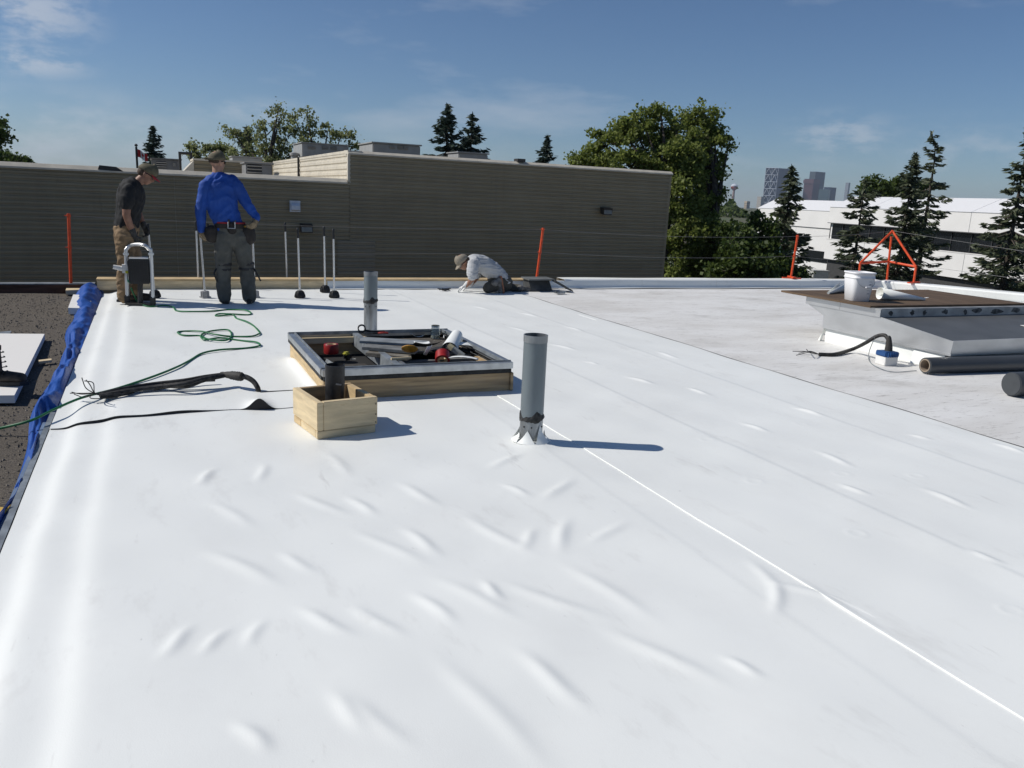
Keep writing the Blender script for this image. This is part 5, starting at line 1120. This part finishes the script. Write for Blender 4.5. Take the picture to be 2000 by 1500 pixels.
slabz([(-160, 650), (87, 652), (28, 772), (-260, 775)], LZ+.014, .055, 'insulation_board', STAIN, 'large stained white insulation board lying on the gravel', 'board')
slabz([(143, 575), (184, 577), (170, 602), (133, 601)], LZ+.02, .075, 'foam_block', FOAM, 'small white foam block against the blue tarp', 'foam block')
slabz([(130, 561), (160, 560), (158, 566), (128, 567)], LZ+.014, .06, 'wood_block', PINE2, 'short pale wood block by the tarp end', 'wood block')
slabz([(52, 559), (66, 558), (67, 562), (54, 563)], LZ+.014, .03, 'wood_chip', PINE2, 'pale wood chip on the far gravel', 'wood chip')
slabz([(75, 703), (100, 700), (101, 703), (76, 706)], LZ+.014, .02, 'wood_chip', PINE2, 'thin wood splinter near the big insulation board', 'wood chip')
slabz([(0, 648), (22, 646), (20, 651), (0, 653)], LZ+.014, .02, 'metal_strip', GALVD, 'grey metal strip behind the insulation board', 'strip')
v = [at(x, y, z) for x, y, z in ((-8, 990, -.06), (14, 992, -.05), (22, 986, -.04), (10, 1003, -.055), (-10, 1015, -.06))]
o = mesh_obj('paper_piece', v, [(0, 1, 2, 3, 4)], mat('mustard', (.55, .36, .06), .7), None); o.modifiers.new('t', 'SOLIDIFY').thickness = .002; props(o, 'mustard yellow paper piece at the left picture edge', 'paper')
# ------------------------------------------------------------------ people
def limb_prim(m, pts, rs, flat=None, n=14):
    """closed rounded sweep; flat=(axis, factor) squeezes the section along an axis"""
    pts = [Vector([float(x) for x in p]) for p in pts]; full = []; rr = []
    d0 = (pts[0]-pts[1]).normalized(); d1 = (pts[-1]-pts[-2]).normalized()
    f = (flat[1] if flat else 1)
    for a in (80, 50, 22): full.append(pts[0]+d0*rs[0]*math.sin(math.radians(a))*min(1, f+.15)); rr.append(rs[0]*math.cos(math.radians(a)))
    full += pts; rr += list(rs)
    for a in (22, 50, 80): full.append(pts[-1]+d1*rs[-1]*math.sin(math.radians(a))*min(1, f+.15)); rr.append(rs[-1]*math.cos(math.radians(a)))
    b = len(m.v); m.tube(full, rr, n)
    if flat:
        ax = Vector(flat[0]).normalized()
        k = 0
        for i, c in enumerate(full):
            for j in range(n):
                p = Vector(m.v[b+i*n+j]); off = p-c; off -= ax*off.dot(ax)*(1-flat[1]); m.v[b+i*n+j] = tuple(c+off)
def sph(m, c, rad, rot=None): ellip(m, c, rad, rot or Matrix.Identity(3), 20, 12)
def blob(name, m, mt, parent, voxel=.011, it=4, fold=0., fscale=(9, 9, 9), origin=None, seed=0.):
    """fuse overlapping shells into one continuous surface"""
    me = bpy.data.meshes.new('tmp'); me.from_pydata(m.v, [], m.f); bm = bmesh.new(); bm.from_mesh(me); bmesh.ops.recalc_face_normals(bm, faces=bm.faces); bm.to_mesh(me); bm.free()
    o = bpy.data.objects.new('tmp', me); COL.objects.link(o)
    md = o.modifiers.new('r', 'REMESH'); md.mode = 'VOXEL'; md.voxel_size = voxel
    sm = o.modifiers.new('s', 'SMOOTH'); sm.factor = .5; sm.iterations = it
    dg = bpy.context.evaluated_depsgraph_get(); ev = o.evaluated_get(dg); r = bpy.data.meshes.new_from_object(ev)
    n = len(r.vertices); co = np.zeros(n*3); r.vertices.foreach_get('co', co); co = co.reshape(-1, 3)
    no = np.zeros(n*3); r.vertices.foreach_get('normal', no); no = no.reshape(-1, 3)
    fs = [tuple(p.vertices) for p in r.polygons]
    bpy.data.objects.remove(o); bpy.data.meshes.remove(r)
    if fold:
        sc = np.array(fscale); amp = np.array([.6*mnoise.noise(Vector((p*sc*.7+seed).tolist())) + 1.1*(.35-abs(mnoise.noise(Vector(((p+.035*np.sin(p[[2,0,1]]*17+seed))*sc+seed).tolist())))) + .45*(.3-abs(mnoise.noise(Vector((p*sc*2.2+seed+7).tolist())))) for p in co])
        co = co+no*(amp*fold)[:, None]
    return mesh_obj(name, co, fs, mt, parent, True, origin=origin)
def hand_prims(m, wrist, d, nrm, size=1., curl=.6, thumb=1, glove=0.):
    """palm, four unequal bent fingers and a thumb leaving the side of the palm"""
    w = Vector([float(x) for x in wrist]); d = Vector(d).normalized(); nrm = Vector(nrm); nrm = (nrm-d*nrm.dot(d)).normalized(); s = d.cross(nrm).normalized()
    g = glove; L_ = .09*size
    limb_prim(m, [w, w+d*L_*.5, w+d*L_*.85], [.026+g, .038+g, .040+g], (nrm, .48))
    for k, (off, ln) in enumerate(((-.030, .068), (-.010, .078), (.010, .073), (.029, .056))):
        p = w+d*L_*.92+s*off*size; a = p+(d*math.cos(curl*.6)+nrm*math.sin(curl*.6))*ln*.5*size; b = a+(d*math.cos(curl*1.7)+nrm*math.sin(curl*1.7))*ln*.32*size; c = b+(d*math.cos(curl*2.6)+nrm*math.sin(curl*2.6))*ln*.25*size
        limb_prim(m, [p, a, b, c], [.0095+g, .0092+g, .0085+g, .0075+g], None, 8)
    p = w+d*L_*.35+s*(-.034*thumb)*size; a = p+(d*.6-s*thumb*.7+nrm*.3).normalized()*.035*size; b = a+(d*.9-s*thumb*.15+nrm*.5).normalized()*.030*size
    limb_prim(m, [p, a, b], [.013+g, .0115+g, .0095+g], None, 8)
def head_prims(m, c, fwd, up, s=1.):
    f = Vector(fwd).normalized(); u = Vector(up); u = (u-f*u.dot(f)).normalized(); r = f.cross(u).normalized(); c = Vector([float(x) for x in c])
    R = Matrix((f, r, u)).transposed()
    P = lambda x, y, z: c+f*x*s+r*y*s+u*z*s
    ellip(m, P(-.008, 0, .025), (.098*s, .076*s, .095*s), R); ellip(m, P(.026, 0, -.045), (.066*s, .058*s, .072*s), R)
    ellip(m, P(.052, 0, -.093), (.026*s, .028*s, .020*s), R)                      # chin
    limb_prim(m, [P(.086, 0, .008), P(.100, 0, -.022), P(.092, 0, -.034)], [.010*s, .013*s, .014*s], None, 8)   # nose
    limb_prim(m, [P(.080, -.030, .022), P(.088, 0, .026), P(.080, .030, .022)], [.012*s]*3, None, 8)          # brow
    ellip(m, P(.080, 0, -.062), (.012*s, .022*s, .007*s), R); ellip(m, P(.078, 0, -.074), (.012*s, .019*s, .007*s), R)   # lips
    for q in (-1, 1): ellip(m, P(-.006, .078*q, -.012), (.022*s, .010*s, .034*s), R, 12, 8)
    return P, R
def cap_obj(name, P, R, mt, parent, back=False, brim_mt=None, s=1.):
    e = MB(); n = 24; v = []; k = 8
    for i in range(k+1):
        th = math.pi/2*i/k
        for j in range(n): a = 2*math.pi*j/n; v.append(P(-.010+.110*math.cos(th)*math.cos(a), .090*math.cos(th)*math.sin(a), .018+.017*math.cos(a)+.112*math.sin(th)**.9))
    e.poly(v, [(i*n+j, i*n+(j+1) % n, (i+1)*n+(j+1) % n, (i+1)*n+j) for i in range(k) for j in range(n)])
    o = e.build(name, mt, parent, True); o.modifiers.new('t', 'SOLIDIFY').thickness = .004
    e = MB(); v = []; q = -1 if back else 1
    for i in range(6):
        for j in range(9):
            a = (j/8-.5)*2.1; x = (.098+.012*0)*math.cos(a)+(i/5)*(.075)*(math.cos(a*.75)); y = .086*math.sin(a)*(1-.10*i/5)
            v.append(P(q*x-.008, y, .036-.016*(i/5)-.018*(abs(a)/1.05)**2*(i/5)))
    e.poly(v, [(i*9+j, i*9+j+1, (i+1)*9+j+1, (i+1)*9+j) for i in range(5) for j in range(8)])
    b = e.build('brim', brim_mt or mt, o, True); b.modifiers.new('t', 'SOLIDIFY').thickness = .004
    return o
def shades(P, parent):
    m = MB()
    for q in (-1, 1):
        m.poly([P(.094, .008*q, .016), P(.090, .042*q, .018), P(.078, .058*q, .012), P(.080, .054*q, -.010), P(.092, .030*q, -.016), P(.097, .010*q, -.006)], [(0, 1, 2, 3, 4, 5)])
        m.tube([P(.080, .060*q, .012), P(.02, .084*q, .010), P(-.01, .086*q, 0)], .003, 5)
    o = m.build('sunglasses', mat('shade_lens', (.01, .01, .012), .15), parent); o.modifiers.new('t', 'SOLIDIFY').thickness = .003
SKIN = mat('skin', (.42, .24, .165), .55, var=.10, scale=25)
SKIN2 = mat('tanned_skin', (.30, .155, .10), .55, var=.12, scale=25)
HAIR = mat('dark_hair', (.075, .048, .032), .8)
BOOT = mat('boot_leather', (.045, .035, .028), .6, var=.3, scale=20, bump=.3)
OLIVE = mat('olive_cap', (.13, .115, .07), .8, var=.2, scale=18)
def boot_obj(ankle, fwd, parent, sole_z, mt=BOOT, L_=.28, up=None, solem=None, name='boot'):
    f = Vector(fwd).normalized(); u = Vector(up).normalized() if up else Vector((0, 0, 1)); a = Vector([float(x) for x in ankle]); s = f.cross(u).normalized()
    g = a if sole_z is None else Vector((a.x, a.y, sole_z))
    hh = (a-g).dot(u) if sole_z is not None else .085
    if sole_z is None: g = a-u*.085
    m = MB(); limb_prim(m, [a+u*.05, g+u*.07, g+u*.045-f*.015], [.052, .050, .046]); limb_prim(m, [g+u*.045-f*.04, g+u*.052+f*.06, g+u*.045+f*.13, g+u*.038+f*.17], [.042, .046, .044, .036], (u, .82))
    o = blob(name, m, mt, parent, .010, 3)
    m = MB(); out = [(-.085, .026), (-.06, .036), (.0, .036), (.08, .045), (.15, .046), (.19, .034), (.21, .0)]
    pts = [g+f*x+s*y for x, y in out]+[g+f*x-s*y for x, y in out[-2::-1]]
    m.prism([tuple(p+u*.001) for p in pts], u*.028); m.build('sole', solem or BLACK, o)
    return o
def ring_band(m, c, axis, rx, ry, sidev, h, n=26):
    ax = Vector(axis).normalized(); s = Vector(sidev); s = (s-ax*s.dot(ax)).normalized(); t = ax.cross(s); c = Vector([float(x) for x in c]); v = []
    for q, z in ((1., -h/2), (1.03, -h/2+.004), (1.03, h/2-.004), (1., h/2)):
        for j in range(n): a = 2*math.pi*j/n; v.append(c+s*rx*q*math.cos(a)+t*ry*q*math.sin(a)+ax*z)
    m.poly(v, [(i*n+j, i*n+(j+1) % n, (i+1)*n+(j+1) % n, (i+1)*n+j) for i in range(3) for j in range(n)])

# ---------- man in the blue shirt, seen from behind
Yb = float(at(440, 596)[1])+.10
def J(px, py, dy=0.): return tuple(atY(px, py, Yb+dy))
BLUES = mat('blue_shirt', (.009, .066, .34), .75, var=.14, scale=5, bump=.25, bscale=22)
GRYP = mat('grey_trousers', (.105, .105, .092), .85, var=.16, scale=9, bump=.3, bscale=30)
hd_c = J(424, 316, .05); fw = (.80, .55, -.10)
m = MB(); P, R = head_prims(m, hd_c, fw, (0, 0, 1), 1.0)
limb_prim(m, [J(424, 352, .02), J(424, 336, .03), J(424, 325, .04)], [.062, .056, .055])
limb_prim(m, [J(436, 372), J(442, 410), J(448, 440), J(451, 462)], [.14, .125, .12, .13], ((0, 1, 0), .6))
limb_prim(m, [J(404, 362), J(458, 360)], [.05, .05])
for pts in ([J(400, 362), J(392, 408), J(394, 450)], [J(462, 360), J(484, 398, -.02), J(501, 426, -.06)]): limb_prim(m, pts, [.045, .036, .026])
for pts in ([J(437, 462), J(438, 522, .02), J(440, 583)], [J(467, 462), J(480, 522, .03), J(487, 581)]): limb_prim(m, pts, [.075, .055, .045])
body = blob('person', m, SKIN, None, .0085, 2, origin=(*np.array(at(462, 596)[:2])+np.array([0, .1]), .012))
props(body, 'man in a blue long sleeved shirt and grey trousers seen from behind', 'person')
m = MB(); limb_prim(m, [J(412, 354, .0), J(436, 350, .0), J(454, 353, .0)], [.075, .078, .07], ((0, 1, 0), .85))
limb_prim(m, [J(430, 366), J(432, 390), J(438, 415), J(445, 434), J(448, 446)], [.178, .186, .175, .168, .165], ((0, 1, 0), .62))
limb_prim(m, [J(403, 362), J(396, 385), J(392, 410), J(393, 430), J(394, 450)], [.075, .066, .058, .050, .044])
limb_prim(m, [J(459, 360), J(472, 380, .0), J(484, 400, -.02), J(493, 414, -.03), J(501, 426, -.06)], [.078, .068, .06, .05, .045])
limb_prim(m, [J(425, 350, .02), J(424, 343, .025)], [.075, .066])
blob('shirt', m, BLUES, body, .009, 3, .020, (9, 9, 7), seed=3.)
m = MB(); limb_prim(m, [J(449, 440), J(451, 452), J(452, 464)], [.155, .168, .165], ((0, 1, 0), .66))
limb_prim(m, [J(438, 462), J(436, 490, .0), J(437, 520, .02), J(437, 555, .0), J(439, 582, .0)], [.112, .103, .086, .084, .078])
limb_prim(m, [J(466, 462), J(474, 490, .0), J(481, 520, .03), J(485, 555, .01), J(487, 580, .0)], [.112, .103, .086, .084, .078])
blob('trousers', m, GRYP, body, .009, 3, .018, (9, 9, 8), seed=11.)
GLV = mat('tan_glove', (.26, .20, .125), .85, var=.35, scale=22)
m = MB(); hand_prims(m, J(394, 452), Vector(J(401, 468))-Vector(J(394, 452)), (.6, .5, -.2), 1., .9, 1, .003); limb_prim(m, [J(394, 449), J(395, 455)], [.036, .034]); blob('glove', m, GLV, body, .007, 2)
m = MB(); hand_prims(m, J(501, 427, -.06), Vector(J(494, 442, -.12))-Vector(J(502, 427, -.06)), (-.7, -.1, -.5), 1.15, .7, -1, .006); limb_prim(m, [J(502, 424, -.05), J(499, 431, -.07)], [.040, .042]); blob('glove', m, GLV, body, .007, 2)
for (k, a) in ((0, J(440, 583)), (1, J(487, 581))): boot_obj(a, (.15 if k else -.12, 1, 0), body, .014)
cap_obj('cap', P, R, OLIVE, body, back=True)
shades(P, body)
m = MB(); ellip(m, P(-.036, 0, .0), (.069, .0765, .040), R); blob('hair', m, HAIR, body, .009, 2)
BELT = mat('belt_leather', (.028, .022, .018), .65, var=.3, scale=14)
m = MB(); ring_band(m, J(449, 441), (0, 0, 1), .180, .122, (1, 0, 0), .055); blt = m.build('tool_belt', BELT, body, True)
m = MB(); ring_band(m, J(449, 435), (0, 0, 1), .1765, .119, (1, 0, 0), .022); m.build('red_strap', mat('red_web', (.30, .025, .03), .8), blt, True)
def pouch(px, py, dy, w_, h_, d_, label=None):
    c = J(px, py, dy); m = MB(); limb_prim(m, [(c[0], c[1], c[2]+h_*.35), (c[0], c[1], c[2]), (c[0]+.01, c[1], c[2]-h_*.30)], [w_*.48, w_*.52, w_*.46], ((0, 1, 0), d_/w_)); o = blob('pouch', m, BELT, blt, .010, 2)
    m = MB(); m.tube([(c[0]-w_*.2, c[1], c[2]+h_*.4), (c[0]-w_*.24, c[1], c[2]+h_*.85)], .012, 7); m.tube([(c[0]+w_*.2, c[1]-.01, c[2]+h_*.4), (c[0]+w_*.22, c[1]-.01, c[2]+h_*.7)], .009, 7); m.build('tool_handles', DARKM, o)
pouch(413, 458, -.04, .16, .15, .10); pouch(483, 460, -.03, .20, .17, .12); pouch(452, 446, -.11, .11, .12, .06)
c = J(452, 441, -.155); m = MB(); m.tube([(c[0]-.04, c[1], c[2]+.045), (c[0]-.04, c[1], c[2]-.03), (c[0]+.04, c[1], c[2]-.03), (c[0]+.04, c[1], c[2]+.045)], .006, 6); m.build('hammer_loop', ALU, blt)
m = MB(); c = J(484, 443, -.05); m.box(c, (.10, .03, .028), rz=.2, bev=.008); m.build('yellow_tool', mat('tool_yellow', (.45, .26, .03), .5), blt)
for (kx, ky, dy) in ((437, 520, .02), (481, 519, .03)):
    m = MB(); ring_band(m, J(kx, ky-4, dy), (0, 0, 1), .094, .095, (1, 0, 0), .035); ring_band(m, J(kx, ky+6, dy), (0, 0, 1), .090, .092, (1, 0, 0), .03)
    c = J(kx, ky, dy); limb_prim(m, [(c[0], c[1]+.085, c[2]+.08), (c[0], c[1]+.09, c[2]-.09)], [.07, .065], ((0, 1, 0), .35)); kp = m.build('knee_pad', BLACK, body, True)
    s_ = -1 if kx < 450 else 1; m = MB(); a = J(kx+s_*14, ky+4, dy-.03); m.tube(bez([a, (a[0]+s_*.03, a[1]-.03, a[2]-.06), (a[0]+s_*(.08 if s_ > 0 else .0), a[1]-.02, a[2]-.16)], 5), .010, 6); m.build('strap_end', BLACK, kp)

# ---------- man in the black t-shirt bending over the welding machine
Yb = float(at(250, 592)[1])+.05
BLKT = mat('black_tshirt', (.016, .017, .018), .85, var=.2, scale=9, bump=.3, bscale=25)
TANP = mat('tan_trousers', (.26, .175, .095), .85, var=.2, scale=9, bump=.3, bscale=28)
hd_c = J(287, 340, .0); fw = (.78, -.12, -.62)
m = MB(); P, R = head_prims(m, hd_c, fw, (.55, 0, .83), 1.0)
limb_prim(m, [J(262, 368), J(270, 356), J(279, 348)], [.062, .057, .056])
limb_prim(m, [J(254, 380), J(250, 410), J(245, 440), J(244, 462)], [.125, .12, .115, .12], ((1, 0, 0), .7))
limb_prim(m, [J(256, 376, -.15), J(262, 374, .15)], [.05, .05])
limb_prim(m, [J(250, 378, -.17), J(247, 402, -.2), J(247, 420, -.21), J(253, 438, -.19), J(260, 455, -.16)], [.056, .050, .045, .040, .030])
limb_prim(m, [J(266, 374, .17), J(270, 415, .18), J(281, 440, .12)], [.052, .043, .029])
for pts in ([J(245, 462, -.08), J(246, 525, -.07), J(243, 580, -.05)], [J(249, 462, .08), J(262, 522, .12), J(265, 574, .14)]): limb_prim(m, pts, [.075, .055, .045])
body = blob('person', m, SKIN2, None, .0085, 2, origin=(*np.array(at(255, 592)[:2])+np.array([0, .06]), .012))
props(body, 'man in a black t-shirt and tan trousers bending over the machine', 'person')
m = MB(); limb_prim(m, [J(254, 374, -.14), J(258, 372, 0), J(263, 372, .14)], [.080, .085, .08], ((1, 0, 0), .95))
limb_prim(m, [J(257, 376), J(255, 392), J(252, 412), J(249, 430), J(247, 442)], [.185, .188, .175, .165, .165], ((1, 0, 0), .80))
limb_prim(m, [J(252, 374, -.16), J(248, 388, -.19), J(247, 399, -.205)], [.080, .078, .074]); limb_prim(m, [J(266, 374, .16), J(269, 398, .19)], [.08, .074])
limb_prim(m, [J(263, 366), J(268, 361)], [.075, .064])
blob('t_shirt', m, BLKT, body, .009, 3, .020, (9, 9, 8), seed=21.)
m = MB(); limb_prim(m, [J(247, 436), J(246, 450), J(246, 462)], [.148, .158, .152], ((1, 0, 0), .86))
limb_prim(m, [J(245, 460, -.075), J(245, 492, -.075), J(245, 522, -.07), J(243, 552, -.06), J(243, 580, -.05)], [.115, .100, .084, .076, .074])
limb_prim(m, [J(250, 460, .075), J(257, 492, .10), J(262, 520, .12), J(264, 550, .13), J(265, 572, .14)], [.112, .098, .082, .076, .072])
blob('trousers', m, TANP, body, .009, 3, .024, (9, 9, 12), seed=31.)
GLV2 = mat('grey_glove', (.085, .08, .072), .85, var=.3, scale=25)
m = MB(); hand_prims(m, J(260, 457, -.16), Vector(J(266, 474, -.13))-Vector(J(260, 457, -.16)), (.5, .6, -.3), 1.05, .8, -1, .003); limb_prim(m, [J(258, 449, -.175), J(262, 460, -.155)], [.037, .036]); blob('glove', m, GLV2, body, .007, 2)
m = MB(); hand_prims(m, J(282, 442, .12), Vector(J(287, 458, .10))-Vector(J(282, 442, .12)), (-.4, -.5, -.3), 1.0, .7, 1, .003); limb_prim(m, [J(280, 437, .125), J(283, 445, .118)], [.036, .035]); blob('glove', m, GLV2, body, .007, 2)
boot_obj(J(243, 581, -.05), (1, -.25, 0), body, .014, mat('tan_boot', (.13, .09, .055), .7, var=.3, scale=20)); boot_obj(J(265, 574, .14), (1, -.1, 0), body, .014)
cap_obj('cap', P, R, OLIVE, body, brim_mt=mat('red_brim', (.42, .03, .035), .7)); shades(P, body)
m = MB(); ellip(m, P(-.05, 0, -.01), (.06, .078, .06), R); blob('hair', m, HAIR, body, .009, 2)

# ---------- kneeling man in the grey t-shirt
Yb = 11.72
GRYT = mat('grey_tshirt', (.46, .47, .48), .85, var=.08, scale=9, bump=.2, bscale=25)
DKP = mat('dark_trousers', (.085, .078, .062), .85, var=.2, scale=9, bump=.3)
hd_c = J(904, 512); fw = (-.62, -.12, -.75)
m = MB(); P, R = head_prims(m, hd_c, fw, (-.75, 0, .62), 1.0)
limb_prim(m, [J(925, 513), J(917, 512), J(910, 511)], [.062, .058, .056])
limb_prim(m, [J(930, 516), J(950, 522), J(972, 540), J(980, 548)], [.115, .115, .11, .115], ((.5, 0, .8), .75))
limb_prim(m, [J(926, 518, -.16), J(926, 518, .16)], [.05, .05])
limb_prim(m, [J(923, 520, -.18), J(924, 543, -.20), J(916, 553, -.16), J(909, 559, -.11)], [.052, .042, .036, .028]); limb_prim(m, [J(925, 520, .18), J(930, 545, .17), J(917, 559, .08)], [.05, .042, .028])
limb_prim(m, [J(975, 549, -.1), J(952, 562, -.16), J(970, 556, -.16)], [.075, .058, .045]); limb_prim(m, [J(980, 549, .1), J(990, 564, .12), J(1016, 566, .14)], [.075, .055, .045])
zmin = .012
body = blob('person', m, SKIN2, None, .0085, 2, origin=(*np.array(J(965, 568))[:2], .012))
props(body, 'man in a grey t-shirt kneeling at the rear parapet with his head down', 'person')
m = MB(); limb_prim(m, [J(927, 514, -.15), J(927, 511, 0), J(927, 514, .15)], [.085, .09, .085])
limb_prim(m, [J(930, 514), J(945, 517), J(960, 527), J(973, 540), J(980, 548)], [.165, .175, .172, .168, .165], ((.5, 0, .8), .78))
limb_prim(m, [J(924, 516, -.17), J(923, 528, -.20), J(922, 538, -.215)], [.085, .085, .080]); limb_prim(m, [J(926, 516, .17), J(929, 538, .19)], [.08, .078])
limb_prim(m, [J(923, 513), J(919, 512)], [.08, .066])
blob('t_shirt', m, GRYT, body, .009, 3, .022, (5, 4, 17), seed=41.)
m = MB(); limb_prim(m, [J(972, 546), J(981, 551)], [.165, .168], ((.5, 0, .8), .85))
limb_prim(m, [J(976, 551, -.09), J(962, 557, -.13), J(955, 561, -.16)], [.105, .088, .074]); limb_prim(m, [J(953, 562, -.16), J(968, 560, -.16), J(972, 555, -.16)], [.082, .076, .066])
limb_prim(m, [J(981, 551, .09), J(988, 561, .12)], [.108, .085]); limb_prim(m, [J(988, 562, .12), J(1004, 563, .09), J(1013, 563, .05)], [.082, .072, .062])
blob('trousers', m, DKP, body, .010, 3, .012, (9, 9, 9), seed=51.)
WGL = mat('white_glove', (.66, .66, .64), .8, var=.08, scale=25)
for (a, b, c, t) in ((J(909, 558, -.11), J(899, 563, -.07), J(913, 553, -.14), -1), (J(917, 558, .08), J(906, 563, .09), J(921, 552, .11), 1)):
    m = MB(); hand_prims(m, a, Vector(b)-Vector(a), (-.3, .2, -.9), 1.05, .45, t, .003); limb_prim(m, [c, a], [.036, .034]); blob('glove', m, WGL, body, .007, 2)
SOLE = mat('brown_sole', (.30, .13, .07), .7); SHOE = mat('grey_shoe', (.20, .19, .175), .75, var=.3, scale=18)
boot_obj(J(971, 552, -.20), (.16, -.08, -1), body, None, SHOE, up=(-1, -.25, -.2), solem=SOLE, name='shoe')
boot_obj(J(1016, 563, .04), (1, -.10, -.12), body, None, SHOE, up=(-.35, -.85, .15), solem=SOLE, name='shoe')
cap_obj('cap', P, R, mat('khaki_cap', (.30, .26, .20), .8, var=.15, scale=18), body); shades(P, body)
m = MB(); ellip(m, P(-.05, 0, -.015), (.062, .080, .065), R); blob('hair', m, HAIR, body, .009, 2)
# ---------- lone work boot on the insulation board
q = at(12, 752, LZ+.07); m = MB(); zb_ = LZ+.07
a = Vector((q[0]-.07, q[1]+.02, zb_))
wb_ = empty('work_boot', (a.x, a.y, zb_), 'worn dark work boot standing on the insulation board', 'boot')
f = Vector((1, -.25, 0)).normalized()
m = MB(); limb_prim(m, [a+Vector((0, 0, .24)), a+Vector((0, 0, .15)), a+Vector((0, 0, .07))], [.055, .054, .05]); limb_prim(m, [a+f*-.02+Vector((0, 0, .052)), a+f*.08+Vector((0, 0, .06)), a+f*.17+Vector((0, 0, .05))], [.045, .05, .045], ((0, 0, 1), .9)); blob('boot_upper', m, BOOT, wb_, .009, 3, .004)
m = MB(); s_ = f.cross(Vector((0, 0, 1))); out = [(-.075, .03), (0, .04), (.10, .05), (.18, .045), (.225, 0)]; m.prism([tuple(a+f*x+s_*y+Vector((0, 0, .001))) for x, y in out]+[tuple(a+f*x-s_*y+Vector((0, 0, .001))) for x, y in out[-2::-1]], (0, 0, .03)); m.build('sole', BLACK, wb_)
m = MB(); m.lathe(a+Vector((0, 0, .285)), [(.058, -.03), (.060, 0), (.050, 0), (.049, -.05)], 18); m.build('collar', mat('boot_collar', (.012, .012, .012), .8), wb_, True)
for k in range(5): 
    m = MB(); c = a+f*(.058+.004*k)+Vector((0, 0, .24-.035*k)); m.tube(bez([c-s_*.03, c+f*.018, c+s_*.03, c+s_*.055+Vector((0, 0, -.02))], 4), .004, 5); m.build('lace', BLACK, wb_)
# ------------------------------------------------------------------ thin summer haze between here and the skyline
hz_m = bpy.data.materials.new('haze_air'); hz_m.use_nodes = True; nt = hz_m.node_tree; nt.nodes.clear()
ho = nt.nodes.new('ShaderNodeOutputMaterial'); hv = nt.nodes.new('ShaderNodeVolumePrincipled'); hv.inputs['Color'].default_value = (.74, .84, 1, 1); hv.inputs['Density'].default_value = .00006; hv.inputs['Anisotropy'].default_value = .2
nt.links.new(hv.outputs[0], ho.inputs['Volume'])
m = MB(); m.box((0, 0, (GZ-1+262)/2), (20000, 20000, 262-GZ+1)); hzb = m.build('haze', hz_m); hzb['kind'] = 'stuff'; hzb['label'] = 'thin blue haze over the far city'
